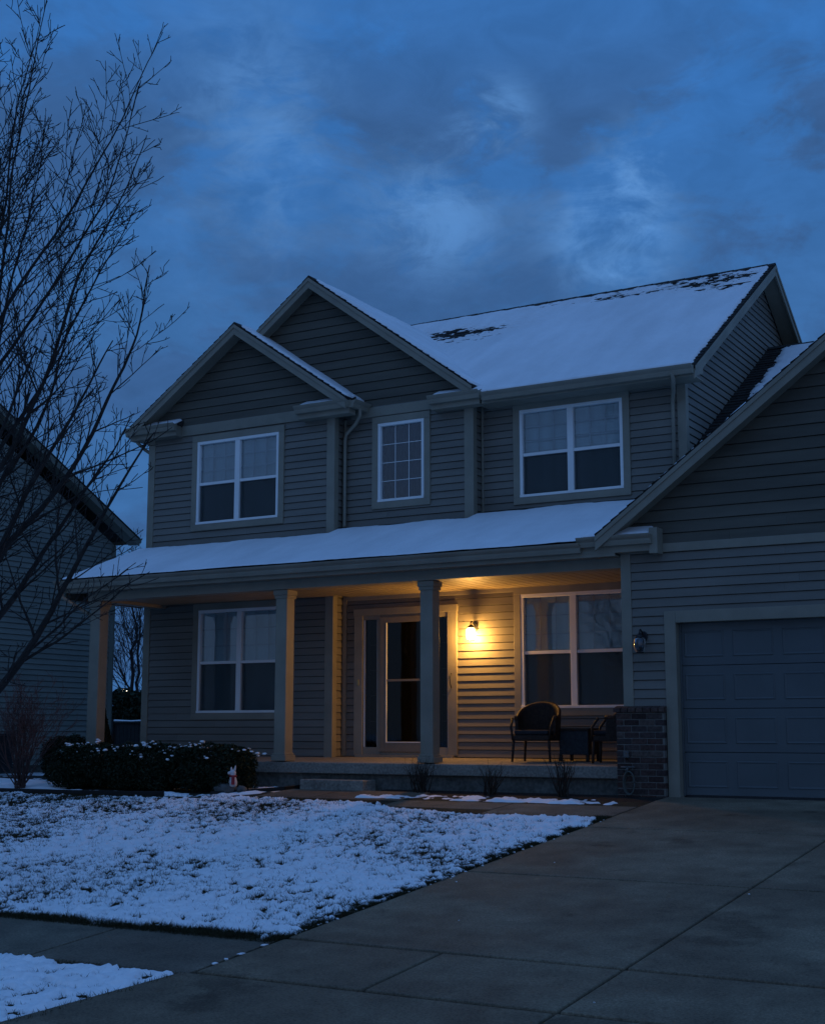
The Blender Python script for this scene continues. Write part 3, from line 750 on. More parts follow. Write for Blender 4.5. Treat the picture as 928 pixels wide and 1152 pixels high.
# main right gable rakes
soffit_rake((XRm, EY, EZ), (XRm, RY, RZ), -1, 0, soff=.30)
soffit_rake((XRm, 2 * RY - EY, EZ), (XRm, RY, RZ), -1, 0, soff=.30)
soffit_rake((XLm, 19.0, zmain(19.0)), (XLm, RY, RZ), 1, 0, soff=.28)
soffit_rake((XLm, 2 * RY - EY, EZ), (XLm, RY, RZ), 1, 0, soff=.28)
# main eave box, gutter
boxes('soffit', TRIM, [(-9.6, XRm - .03, EY + .03, Y3, 5.80, 5.815)], 0)
boxes('fascia', TRIM, [(-9.5, XRm - .03, EY + .005, EY + .03, 5.79, 5.93)], .003)
mb = MB(); profile(mb, KG, (-9.45, EY, EZ - .005), (XRm - .02, EY, EZ - .005), (0, -1, 0)); mb.build('gutter', TRIM, house)
mb = MB(); mb.prism([(XRm - .028, EY + .03, 5.79), (XRm - .028, EY + .03, 5.92), (XRm - .028, EY + .45, 6.15), (XRm - .028, EY + .45, 5.92)], (-.02, 0, 0)); mb.build('fascia', TRIM, house)

def gable_roof(xr, zr, sl, half_, yf, yb, seed, soff, half_left=None):
    """roof with ridge along Y: two slabs, snow, rakes"""
    for sgn in (-1, 1):
        half = half_left if sgn < 0 and half_left else half_
        ze = zr - sl * half
        poly = [(xr, yf, zr), (xr, yb, zr), (xr + sgn * half, yb, ze), (xr + sgn * half, yf, ze)]
        rr = roof_slab('roof', poly, .06, SHING)
        lv = half * math.hypot(1, sl); lu = yb - yf
        O = (xr + sgn * half, yf, ze); U = (0, 1, 0); V = (-sgn, 0, sl)
        def hf(A, B, P, seed=seed + sgn, lv=lv):
            h = .042 + .012 * nz(A, B, .9, 3, seed) + .006 * nz(A, B, 5, 3, seed + 2)
            return h + edge_fall(lv - B - .05 + .03 * nz(A, B, 3, 2, seed + 3), .07) + edge_fall(A - .035 + .035 * nz(B, A, 5, 3, seed + 4), .06) + edge_fall(B + .02, .05)
        snow_plane(O, U, V, lu, lv, .03, hf, rr)
        mb = MB(); k = 0.0
        shingle_plane(mb, O, U, V, min(lu, .9), lv); mb.build('shingles', SHING, rr)
        soffit_rake((xr + sgn * half, yf, ze), (xr, yf, zr), 0, 1, soff=soff)
    mb = MB(); yy = yf
    while yy < yb - .3:
        mb.prism([(xr - .13, yy, zr - .13 * sl + .018), (xr, yy, zr + .022), (xr + .13, yy, zr - .13 * sl + .018), (xr + .13, yy, zr - .13 * sl), (xr, yy, zr), (xr - .13, yy, zr - .13 * sl)], (0, .29, .004)); yy += .3
    mb.build('ridge_cap', SHING, house)
gable_roof(-14.02, 7.67, .69, 2.27, 18.0, 21.3, 201, .29)
gable_roof(-12.72, 8.37, .735, 3.09, 18.325, 22.35, 231, .25, half_left=1.24)
gable_roof(GRX, GRZ, GSL, 3.42, 16.20, 20.7, 261, .30)

def eave_return(x0, x1, yf, yw, zt, wrap=None):
    """boxed cornice return with gutter and its own little snow-capped roof"""
    boxes('cornice_return', TRIM, [(x0 + .02, x1 - .02, yf + .12, yw, zt - .21, zt - .09), (x0 + .04, x1 - .04, yf + .14, yw, zt - .09, zt - .01)], .004)
    mb = MB(); profile(mb, KG, (x0, yf + .12, zt), (x1, yf + .12, zt), (0, -1, 0)); g = mb.build('gutter', TRIM, house)
    mb = MB(); mb.prism([(x0 + .01, yf + .10, zt - .008), (x0 + .01, yw, zt + .10), (x0 + .01, yw, zt - .02)], (x1 - x0 - .02, 0, 0)); rr = mb.build('roof', SHING, house)
    def hf(A, B, P):
        return .035 + .014 * nz(A, B, 2.5, 3, 301 + int(x0 * 10)) + edge_fall(A - .0, .05) + edge_fall((x1 - x0) - .02 - A, .05) + edge_fall(B + .035, .05)
    dy = yw - yf - .10
    snow_plane((x0 + .01, yf + .10, zt - .006), (1, 0, 0), (0, dy, .108), x1 - x0 - .02, math.hypot(dy, .108) - .02, .02, hf, rr)
    if wrap:
        xa = x0 if wrap < 0 else x1
        mb = MB(); profile(mb, KG, (xa, yf + .10, zt), (xa, yw + .3, zt), (wrap, 0, 0)); mb.build('gutter', TRIM, house)
eave_return(-16.38, -15.30, 17.98, Y1, 6.08, -1)
eave_return(-12.76, -11.72, 17.98, Y1, 6.06, 1)
eave_return(-10.40, -9.50, 18.26, Y2, 6.00, None)
mb = MB(); profile(mb, KG, (-9.50, 18.38, 5.98), (-9.50, 18.46, 5.96), (1, 0, 0)); mb.build('gutter', TRIM, house)
eave_return(-7.02, -6.02, 16.20, YG, 3.25, None)
boxes('cornice_return', TRIM, [(-6.06, -5.95, 16.30, YG, 3.0, 3.33)], .004)
# left eave of gable at the corner: soffit strip along the left wall
boxes('fascia', TRIM, [(-16.33, -16.07, Y1 + .05, 21.0, 5.88, 6.02)], .004)

# garage main roof, ridge parallel to the front
GS = .60; GEY = 16.30; GEZ = 3.19; GRY = 23.4
def zgar(y): return GEZ + GS * (y - GEY)
rr = roof_slab('roof', [(X3 + .005, GEY + .75, zgar(GEY + .75)), (X3 + .005, GRY, zgar(GRY)), (.15, GRY, zgar(GRY)), (.15, GEY + .75, zgar(GEY + .75))], .06, SHING)
mb = MB(); shingle_plane(mb, (X3 + .005, GEY + .75, zgar(GEY + .75)), (1, 0, 0), (0, 1, GS), 2.2, (GRY - GEY - .75) * math.hypot(1, GS)); mb.build('shingles', SHING, rr)
LG = (GRY - GEY - .75) * math.hypot(1, GS)
def hgar(A, B, P):
    h = .04 + .012 * nz(A, B, 1, 3, 401) + .01 * nz(A, B, 6, 3, 402)
    return h + edge_fall(A - .28 - .10 * nz(A, B, 2.5, 4, 403) - .10 * nz(A, B, 9, 2, 404), .10) + edge_fall(LG - B - .05, .07)
snow_plane((X3 + .005, GEY + .75, zgar(GEY + .75)), (1, 0, 0), (0, 1, GS), .15 - X3, LG, .04, hgar, rr)
roof_slab('roof', [(X3 + .005, GRY, zgar(GRY)), (.15, GRY, zgar(GRY)), (.15, 30.3, zgar(GRY) - GS * 6.9), (X3 + .005, 30.3, zgar(GRY) - GS * 6.9)], .06, SHING)
mb = MB(); x = X3 + .01
while x < .1:
    mb.prism([(x, GRY - .13, zgar(GRY) - .055), (x, GRY, zgar(GRY) + .022), (x, GRY + .13, zgar(GRY) - .055), (x, GRY, zgar(GRY))], (.29, 0, .006)); x += .3
mb.build('ridge_cap', SHING, house)

# porch roof
PS = .38; PEY = 16.32; PEZ = 3.19; PXL = -16.20; PXR = -6.52
def zp(y): return PEZ + PS * (y - PEY)
poly = [(PXR, PEY, zp(PEY)), (PXR, Y2 - .01, zp(Y2 - .01)), (X2 + .03, Y2 - .01, zp(Y2 - .01)), (X1 + .03, Y2 - .01, zp(Y2 - .01)), (X1 + .03, Y1 - .03, zp(Y1 - .03)), (PXL, Y1 - .03, zp(Y1 - .03)), (PXL, PEY, zp(PEY))]
pr = roof_slab('roof', poly, .05, SHING)
mb = MB(); mb.prism([(X3 + .0, Y2 - .01, zp(Y2 - .01)), (X3, Y3 - .01, zp(Y3 - .01)), (X2 + .03, Y3 - .01, zp(Y3 - .01)), (X2 + .03, Y2 - .01, zp(Y2 - .01))], (0, 0, -.05)); mb.build('roof', SHING, house)
LP = (Y3 - .01 - PEY) * math.hypot(1, PS)
mb = MB(); shingle_plane(mb, (PXL, PEY, PEZ), (1, 0, 0), (0, 1, PS), PXR - PXL, LP, mask=lambda P: P.y < (Y1 if P.x < X1 else (Y2 if P.x < X2 else Y3)) - .04); mb.build('shingles', SHING, pr)
def hporch(A, B, P):
    X, Y = P[..., 0], P[..., 1]
    yw = np.where(X < X1 + .03, Y1 - .03, np.where(X < X2 + .03, Y2 - .03, Y3 - .03))
    h = .050 + .012 * nz(A, B, .7, 3, 501) + .006 * nz(A, B, 4, 3, 502)
    dw = yw - Y
    h = h + edge_fall(dw - .075 + .09 * nz(A, B, 1.3, 3, 503), .07) + edge_fall(A - .02, .06) + edge_fall(B + .035, .05)
    return np.where(dw < .015, -.05, h)
snow_plane((PXL, PEY, PEZ), (1, 0, 0), (0, 1, PS), PXR - PXL, LP, .03, hporch, pr)
# left end of the porch roof
mb = MB(); mb.prism([(-16.10, PEY + .1, 2.9), (-16.10, Y1 - .03, 2.9), (-16.10, Y1 - .03, zp(Y1) - .06), (-16.10, PEY + .1, zp(PEY + .1) - .05)], (-.03, 0, 0)); mb.build('porch_gable', GAB, house)
mb = MB(); mb.prism([(PXL - .0, PEY, PEZ - .02), (PXL, Y1 - .03, zp(Y1 - .03) - .02), (PXL, Y1 - .03, zp(Y1 - .03) - .17), (PXL, PEY, PEZ - .17)], (.03, 0, 0)); mb.build('rake_board', TRIM, house)
mb = MB(); profile(mb, KG, (PXL + .0, PEY, PEZ - .004), (-6.98, PEY, PEZ - .004), (0, -1, 0)); mb.build('gutter', TRIM, house)
boxes('fascia', TRIM, [(PXL, -6.53, PEY + .004, PEY + .03, 3.0, 3.15)], .003)
boxes('soffit', TRIM, [(PXL + .03, -6.53, PEY + .03, 16.56, 3.005, 3.02)], 0)
boxes('porch_beam', TRIM, [(-15.76, -6.53, 16.56, 16.80, 2.87, 3.06)], .005)
boxes('porch_beam', TRIM, [(-15.76, -15.56, 16.80, Y1 - .03, 2.87, 3.06)], .005)
# ceiling with grooves running front to back
mb = MB(); x = -15.56
while x < -6.53:
    b = min(-6.53, x + .138); mb.box(x, b, 16.80, Y2 - .01 if x > X1 + .03 else Y1 - .04, 2.922, 2.945); x += .155
mb.build('porch_ceiling', BEAD, house)
boxes('porch_ceiling', BEAD, [(-15.7, -6.53, 16.8, Y2, 2.946, 2.96)], 0)
# small crown trim where ceiling meets wall
boxes('frieze_board', TRIM, [(X1 + .1, -6.55, Y2 - .035, Y2 - .012, 2.86, 2.928)], .003)
# posts
for px in (-15.64, -11.95, -9.47):
    h = .100; yc = 16.72
    mb = MB(); mb.box(px - h, px + h, yc - h, yc + h, .355, 2.868)
    p = mb.build('porch_post', TRIM, house, bevel=.008)
    boxes('cap', TRIM, [(px - h - .03, px + h + .03, yc - h - .03, yc + h + .03, 2.79, 2.866), (px - h - .016, px + h + .016, yc - h - .016, yc + h + .016, 2.74, 2.79)], .006, p)
    boxes('base', TRIM, [(px - h - .03, px + h + .03, yc - h - .03, yc + h + .03, .36, .44), (px - h - .015, px + h + .015, yc - h - .015, yc + h + .015, .44, .47)], .006, p)
# porch slab: slopes slightly to the front
mb = MB(); mb.prism([(-15.9, 16.60, .345), (-15.9, 18.6, .388), (-15.9, 18.6, .19), (-15.9, 16.60, .19)], (9.34, 0, 0)); mb.build('porch_floor', CONC, house, bevel=.012)
boxes('foundation', FOUND, [(-15.85, -6.58, 16.66, 18.5, -.2, .188)], .005)
boxes('foundation', FOUND, [(X0 + .01, X1 - .01, Y1 + .012, Y1 + .2, -.2, .40), (X1 - .01, GL, Y2 + .012, Y2 + .2, -.2, .40), (X0 + .01, X0 + .2, Y1 + .2, YB, -.2, .02)], 0)
boxes('step', CONC, [(-11.32, -10.27, 16.25, 16.60, -.05, .115)], .014)

# downspouts
def spout(pts, w=.03):
    mb = MB(); mb.tube(pts, w, 8); o = mb.build('downspout', TRIM, house, smooth=True)
spout([(-11.66, 18.30, 5.95), (-11.68, 18.34, 5.84), (-11.80, 18.40, 5.73), (-12.04, 18.49, 5.60), (-12.07, 18.50, 5.50), (-12.07, 18.50, 4.12), (-12.04, 18.46, 4.06)])
spout([(-6.40, 18.33, 5.86), (-6.40, 18.38, 5.77), (-6.48, 18.60, 5.66), (-6.55, 18.76, 5.57), (-6.56, 18.785, 5.46), (-6.56, 18.785, 4.25)])
spout([(-16.05, 16.26, 3.08), (-16.05, 16.27, 2.93), (-15.93, 16.45, 2.80), (-15.80, 16.66, 2.66), (-15.785, 16.70, 2.55), (-15.785, 16.70, .15), (-15.80, 16.60, .08)])
spout([(-16.30, 18.18, 5.97), (-16.29, 18.22, 5.86), (-16.20, 18.32, 5.74), (-16.11, 18.40, 5.66), (-16.10, 18.42, 5.5), (-16.10, 18.42, 4.1)])

# garage door
t = .15; x0, x1, z0, z1 = DO
boxes('garage_trim', TRIM, [(x0 - t, x0, YG - .03, YG + .01, -.03, z1 + t), (x1, x1 + t, YG - .03, YG + .01, -.03, z1 + t), (x0, x1, YG - .03, YG + .01, z1, z1 + t)], .005)
boxes('garage_trim', TRIM, [(x0 - .02, x0, YG + .01, YG + .2, -.03, z1), (x1, x1 + .02, YG + .01, YG + .2, -.03, z1), (x0 - .02, x1 + .02, YG + .01, YG + .2, z1, z1 + .02)], 0)
gd = MB(); yd = YG + .12; sh = (z1 - .0) / 4; nc = 8; cw = (x1 - x0) / nc
for r_ in range(4):
    za, zb = r_ * sh + .004, (r_ + 1) * sh - .004
    gd.box(x0, x1, yd, yd + .04, za + (0.01 if r_ == 0 else 0), zb)
    for c in range(nc):
        a = x0 + c * cw + .055; b = x0 + (c + 1) * cw - .055; u, v = za + .10, zb - .10; q = .03; dd = .010
        gd.add([(a, yd - .001, u), (b, yd - .001, u), (b, yd - .001, v), (a, yd - .001, v), (a + .012, yd + .0 - dd, u + .012), (b - .012, yd - dd, u + .012), (b - .012, yd - dd, v - .012), (a + .012, yd - dd, v - .012),
                (a + q, yd - .003, u + q), (b - q, yd - .003, u + q), (b - q, yd - .003, v - q), (a + q, yd - .003, v - q)],
               [(0, 1, 5, 4), (1, 2, 6, 5), (2, 3, 7, 6), (3, 0, 4, 7), (4, 5, 9, 8), (5, 6, 10, 9), (6, 7, 11, 10), (7, 4, 8, 11), (8, 9, 10, 11)])
gdo = gd.build('garage_door', GDOOR, house)
boxes('weather_strip', DARK, [(x0, x1, yd + .005, yd + .03, -.015, .012)], 0, gdo)
boxes('side_seal', GDOOR, [(x0, x0 + .022, yd - .03, yd - .008, .0, z1), (x1 - .022, x1, yd - .03, yd - .008, .0, z1)], .003, gdo)
boxes('foundation', FOUND, [(GL + .02, x0 - .02, YG + .02, YG + .3, -.3, 1.05), (x1 + .02, GR, YG + .02, YG + .3, -.3, 1.05)], 0)
boxes('garage_floor', CONC, [(GL, GR, YG + .15, 20, -.1, -.012)], 0)

# brick pier left of the door and its twin on the right
def brickwork(xa, xb, left):
    mb = MB(); z = -.14; row = 0; yb = YG - .105
    while z < 1.02:
        zt = z + .066; x = xa + (0 if row % 2 == 0 else -.10)
        while x < xb:
            a = max(xa, x); b = min(xb, x + .195); x += .205
            if b - a > .03:
                j = random.uniform(-.003, .003); mb.box(a, b, yb + j, yb + .09, z, zt)
        if left:
            yy = yb + .095 if row % 2 else yb + .095
            while yy < YG + .25:
                mb.box(xa + random.uniform(-.003, .003), xa + .05, yy, min(yy + .195, YG + .3), z, zt); yy += .205
        z += .077; row += 1
    o = mb.build('brick_pier', BRICK, house, bevel=.005)
    boxes('mortar', MORT, [(xa + .006, xb - .006, yb + .008, YG + (.3 if left else 0), -.2, 1.022)], 0, o)
    c = MB(); x = xa - .025
    while x < xb + .02:
        b = min(xb + .015, x + .095); c.prism([(x, yb - .03, 1.028), (x, yb - .03, 1.075), (x, YG - .002, 1.105), (x, YG - .002, 1.028)], (b - x - .008, 0, 0)); x += .1
    c.build('cap', island_mat('brick_cap', [(.085, .05, .042), (.065, .04, .035), (.1, .065, .052)]), o)
brickwork(-6.60, -5.965, True); brickwork(DO[1] + .155, GR + .06, False)
# fittings on the pier
boxes('outlet_box', STONE, [(-6.50, -6.43, YG - .15, YG - .108, .46, .545)], .008)
hb = MB(); hb.tube([(-6.44, YG - .10, .33), (-6.44, YG - .17, .33), (-6.44, YG - .19, .30)], .014, 8); hb.tube([(-6.53, YG - .16, .345), (-6.35, YG - .16, .345)], .012, 6); hb.build('tap', STONE, house, smooth=True)
lp = empty('garden_hose', (-6.42, YG - .16, .02), 'pale grey hose loop hanging against the brick beside the porch floor', 'hose')
for k in range(3):
    mb = MB(); mb.tube([(-6.42 + (.062 + .006 * k) * math.cos(t), YG - .15 - .014 * k, .15 + (.135 + .004 * k) * math.sin(t)) for t in np.linspace(0, 2 * math.pi, 28)], .011, 6); mb.build('coil', mat('pale_hose', (.075, .08, .07), .6, .2, 8), lp, smooth=True)

# ------------------------------------------------ wall lamps
JLIT = emit_mat('lit_jar_glass', (1, .58, .15), 16.0, .40)
JCLR = glass_mat('jar_glass', (.35, .37, .4), .05, .05)
def wall_lamp(x, y, z, lit, label):
    t = empty('wall_lamp', (x, y, z), label, 'lamp', 'porch wall lanterns')
    mb = MB(); mb.prism([(x + .05 * math.cos(a), y - .002, z + .10 + .07 * math.sin(a)) for a in np.linspace(0, 2 * math.pi, 20)[:-1]], (0, -.022, 0)); mb.build('backplate', DARK, t, bevel=.004)
    yo = y - .15
    mb = MB(); mb.tube([(x, y - .02, z + .09), (x, y - .07, z + .155), (x, yo + .03, z + .185), (x, yo, z + .17), (x, yo, z + .13)], .010, 8); mb.build('arm', DARK, t, smooth=True)
    mb = MB(); mb.lathe([(.010, .140), (.018, .128), (.040, .112), (.056, .094), (.057, .086), (.045, .088), (.012, .10)], (x, yo, z), 20); mb.build('cap', DARK, t, smooth=True)
    mb = MB(); mb.lathe([(.052, .086), (.074, .055), (.078, -.03), (.064, -.09), (.044, -.104)], (x, yo, z), 20); mb.build('jar', JLIT if lit else JCLR, t, smooth=True)
    mb = MB()
    for a in np.linspace(0, 2 * math.pi, 7)[:-1]: mb.tube([(x + .060 * math.cos(a), yo + .060 * math.sin(a), z + .088), (x + .081 * math.cos(a), yo + .081 * math.sin(a), z - .03), (x + .046 * math.cos(a), yo + .046 * math.sin(a), z - .107)], .003, 5)
    mb.tube([(x + .046 * math.cos(a), yo + .046 * math.sin(a), z - .106) for a in np.linspace(0, 2 * math.pi, 15)], .003, 5); mb.build('cage', DARK, t, smooth=True)
    mb = MB(); mb.lathe([(.008, .07), (.012, .05), (.024, .01), (.022, -.01), (.008, -.03)], (x, yo, z), 12)
    mb.build('bulb', emit_mat('lit_bulb', (1, .72, .30), 60) if lit else WHITEF, t, smooth=True)
    return (x, yo, z)
lampc = wall_lamp(-9.72, Y2 - .012, 2.25, True, 'lit wall lantern glowing yellow on siding beside the front door')
wall_lamp(-6.235, YG - .012, 1.87, False, 'unlit black wall lantern with clear glass beside the garage door')
li = bpy.data.lights.new('porch_light', 'POINT'); li.energy = 150; li.color = (1, .49, .105); li.shadow_soft_size = .06
lo = bpy.data.objects.new('porch_light', li); COL.objects.link(lo); lo.location = (lampc[0], lampc[1] - .012, lampc[2] - .05)

# ------------------------------------------------ porch furniture
def wicker_chair(loc, rz, label):
    t = empty('wicker_chair', (0, 0, 0), label, 'chair', 'wicker chairs on the porch')
    # barrel back and arms: swept shell (front = -y)
    mb = MB(); n = 26; ro = []
    for i in range(n + 1):
        a = math.pi * (-.12 + 1.24 * i / n); k = math.sin(max(0, min(math.pi, a)))
        top = .60 + .20 * max(0, math.sin(a)) ** .8
        x, yv = .31 * math.cos(a), .06 + .27 * math.sin(a) * (1.0 if math.sin(a) > 0 else 1.3)
        ro.append((x, yv, top))
    base = len(mb.v)
    for x, yv, tp in ro:
        xi, yi = x * .86, .06 + (yv - .06) * .86
        mb.v += [(x, yv, .30), (x * 1.04, yv + .02, tp), (xi * 1.04, yi + .01, tp), (xi, yi, .30)]
    for i in range(n):
        p = base + 4 * i; q = p + 4
        for j in range(4): mb.f.append((p + j, p + (j + 1) % 4, q + (j + 1) % 4, q + j))
    mb.f += [(base, base + 3, base + 2, base + 1), tuple(base + 4 * n + j for j in range(4))]
    mb.build('backrest', WICK, t, smooth=False)
    mb = MB(); mb.tube([(x * .97, yv + .005, tp + .008) for x, yv, tp in ro], .028, 8); mb.build('rim', mat('reddish_wicker', (.060, .026, .014), .55, .3, 25, bump=.6, bscale=90), t, smooth=True)
    mb = MB(); mb.box(-.27, .27, -.25, .28, .29, .37); mb.build('seat', WICK, t, bevel=.02)
    mb = MB(); mb.box(-.25, .25, -.25, .24, .372, .44); mb.build('cushion', CUSH, t, bevel=.03)
    for sx in (-1, 1):
        for yv in (-.23, .26):
            mb = MB(); mb.tube([(sx * .255, yv, .30), (sx * .275, yv * 1.05, .004)], [.022, .016], 8); mb.build('leg', WICK, t, smooth=True)
        mb = MB(); mb.tube([(sx * .26, -.25, .30), (sx * .29, -.24, .48), (sx * .30, -.15, .60)], .018, 6); mb.build('arm_support', WICK, t, smooth=True)
    t.location = loc; t.rotation_euler = (0, 0, rz); return t
wicker_chair((-8.24, 17.55, .366), R(6), 'brown wicker barrel chair facing the street under the porch window')
wicker_chair((-7.03, 17.40, .362), R(-78), 'dark wicker chair turned sideways beside the brick pier')
tb = empty('side_table', (-7.72, 17.85, .372), 'low dark cube side table between the two wicker chairs', 'table')
boxes('top', WICK, [(-7.98, -7.50, 17.65, 18.1, .80, .83)], .008, tb)
boxes('side_panel', mat('slate_wicker', (.028, .032, .036), .7, .3, 25, bump=.6, bscale=80), [(-7.955, -7.525, 17.675, 18.075, .47, .799)], .008, tb)
for sx in (-7.94, -7.54):
    for sy in (17.69, 18.06): boxes('leg', WICK, [(sx - .02, sx + .02, sy - .02, sy + .02, .376, .469)], .004, tb)

# ------------------------------------------------ hedge and evergreens
def evergreen(name, c, r, n, label, cat='shrub', group=None, snow=40, seed=1, cone=False, ls=1.0):
    c = Vector(c); t = empty(name, (c.x, c.y, c.z - r[2]), label, cat, group)
    g = np.random.default_rng(seed)
    # clumped shell: leaf-sized diamonds
    d = g.normal(0, 1, (n, 3)); d /= np.linalg.norm(d, axis=1)[:, None]
    lump = 1 + .30 * fbm(d[:, 0] * 2.3 + seed, d[:, 1] * 2.3 + d[:, 2] * 1.9, 3, seed)
    rad = lump * (.70 + .34 * g.uniform(0, 1, n) ** .6)
    box = np.clip(np.abs(d).max(1), .55, 1); rad = rad * (.72 / box) ** .5 * 1.08
    P = d * rad[:, None] * np.array(r)
    if cone: P[:, :2] *= np.clip(.52 - .5 * P[:, 2:] / r[2], .06, 1.1)
    P[:, 2] = np.maximum(P[:, 2], -r[2] * .96); P = P + np.array(c)
    a = g.normal(0, 1, (n, 3)); a /= np.linalg.norm(a, axis=1)[:, None]; a[:, 2] = np.abs(a[:, 2]); b = np.cross(a, g.normal(0, 1, (n, 3))); b /= np.linalg.norm(b, axis=1)[:, None]
    l = ls * g.uniform(.016, .034, n)[:, None]; w = l * .42
    V = np.stack([P - a * l, P + b * w, P + a * l, P - b * w], 1).reshape(-1, 3)
    mesh_np('foliage', V, np.arange(len(V)).reshape(-1, 4), LEAF, parent=t)
    mb = MB(); mb.tube([(c.x, c.y, c.z - r[2]), (c.x + .01, c.y, c.z + r[2] * .5)], [.03, .012], 6)
    for k in range(9):
        an = k * 2.4; mb.tube([(c.x, c.y, c.z - r[2] * .9), (c.x + r[0] * .6 * math.cos(an), c.y + r[1] * .6 * math.sin(an), c.z + r[2] * .3)], [.012, .005], 5)
    mb.build('stem', BARK, t)
    if snow:
        mb = MB(); top = P[np.argsort(-P[:, 2])[: n // 3]]
        cl = top[g.integers(0, len(top), max(3, snow // 4))]
        for k in range(snow):
            p = cl[g.integers(0, len(cl))] + g.normal(0, .09, 3) * np.array([1, 1, .3])
            s = g.uniform(.009, .030); mb.blob((p[0], p[1], p[2] + .015), (s * 1.3, s * 1.2, s * .6), int(g.integers(0, 99)), .3, 8, 5)
        mb.build('snow', SNOW, t, smooth=True, kind='stuff')
    return t
evergreen('boxwood_shrub', (-14.90, 15.88, .26), (.70, .44, .35), 15000, 'dark clipped evergreen bush dusted with snow, leftmost of the hedge row', group='evergreen bushes in the hedge row', seed=3, snow=95)
evergreen('boxwood_shrub', (-13.72, 15.86, .27), (.68, .44, .36), 15000, 'dark clipped evergreen bush dusted with snow, middle of the hedge row', group='evergreen bushes in the hedge row', seed=5, snow=95)
evergreen('boxwood_shrub', (-12.60, 15.92, .27), (.66, .44, .36), 15000, 'dark clipped evergreen bush nearest the porch step, right end of the hedge row', group='evergreen bushes in the hedge row', seed=8, snow=80)
evergreen('round_shrub', (-16.25, 16.75, .33), (.40, .40, .40), 9000, 'rounded dark bush without snow behind the left end of the hedge', seed=12, snow=0)
evergreen('dwarf_spruce', (-16.55, 17.9, .55), (.30, .30, .58), 7000, 'narrow pointed dwarf evergreen against the left porch post', 'spruce', seed=15, snow=0, cone=True)

# ------------------------------------------------ bare wood
def grow(mb, p, d, length, r0, lvl, rg, spread=.55, up=.25, nsub=4, minr=.0022, twig=.5, maxlvl=4, droop=0):
    n = max(4, int(length / .16)); pts = [p]; rad = [r0]; q = Vector(p); dd = Vector(d).normalized()
    rend = max(minr, r0 * .10)
    for i in range(n):
        dd = (dd + Vector((rg.gauss(0, .10), rg.gauss(0, .10), rg.gauss(0, .07) + up * .11 - droop * .1))).normalized()
        q = q + dd * (length / n); pts.append(q.copy()); rad.append(r0 + (rend - r0) * ((i + 1) / n) ** .85)
    sides = 8 if r0 > .03 else (5 if r0 > .008 else 3)
    mb.tube(pts, rad, sides, cap=(sides > 3))
    if lvl >= maxlvl: return
    m = nsub if lvl < 2 else max(2, nsub - 1)
    m = max(2, int(m * (length / 1.2 if lvl else length / 2.0) + .5))
    side = rg.choice((-1, 1))
    for k in range(m):
        t = .22 + .74 * (k + rg.uniform(.1, .9)) / m; i = min(n - 1, int(t * n)); bp = pts[i].lerp(pts[i + 1], t * n - i)
        ax = (pts[i + 1] - pts[i]).normalized(); o = ax.orthogonal().normalized(); o2 = ax.cross(o); an = rg.uniform(0, 2 * math.pi)
        sv = o * math.cos(an) + o2 * math.sin(an)
        nd = (ax + sv * rg.uniform(spread * .75, spread * 1.35)).normalized()
        ln = length * (1 - t * .62) * rg.uniform(.42, .68)
        rr = max(minr, rad[i] * rg.uniform(.42, .6))
        grow(mb, bp, nd, max(.16, ln), rr, lvl + 1, rg, spread, up, nsub, minr, twig, maxlvl, droop)

def bare_tree(base, h, r, label, seed, limbs, group=None, m=BARK, maxlvl=4, nsub=5, minr=.0026, name='bare_tree', cat='tree', lens=.62, tilt=.75, up=.35, first=.14, lr=(.42, .55), spr=.55):
    t = empty(name, base, label, cat, group); rg = random.Random(seed); b = Vector(base)
    mb = MB(); pts = [b + Vector((rg.gauss(0, .012) * i * .5, rg.gauss(0, .012) * i * .5, h * .78 * i / 14)) for i in range(15)]
    pts[0] = b - Vector((0, 0, .1)); rad = [r * (1.5 if i == 0 else 1) * (1 - .72 * i / 14) for i in range(15)]
    mb.tube(pts, rad, 12); mb.build('trunk', m, t, smooth=True)
    mb = MB()
    for k in range(limbs):
        f = first + (.82 - first) * k / (limbs - 1); z = h * f; i = min(13, int(z / (h * .78) * 14)); p = pts[i].lerp(pts[i + 1], .5)
        an = 2.399 * k + rg.uniform(-.4, .4); tl = tilt * (1.15 - .55 * f)
        d = Vector((math.cos(an) * math.sin(tl), math.sin(an) * math.sin(tl), math.cos(tl)))
        grow(mb, p, d, h * lens * (1.0 - .62 * f) * rg.uniform(.85, 1.1), rad[i] * rg.uniform(*lr), 0, rg, spr, up, nsub, minr, .5, maxlvl)
    d = Vector((rg.gauss(0, .1), rg.gauss(0, .1), 1)); grow(mb, pts[-1], d, h * .28, rad[-1], 0, rg, .5, .3, nsub, minr, .5, maxlvl)
    mb.build('crown', m, t)
    return t
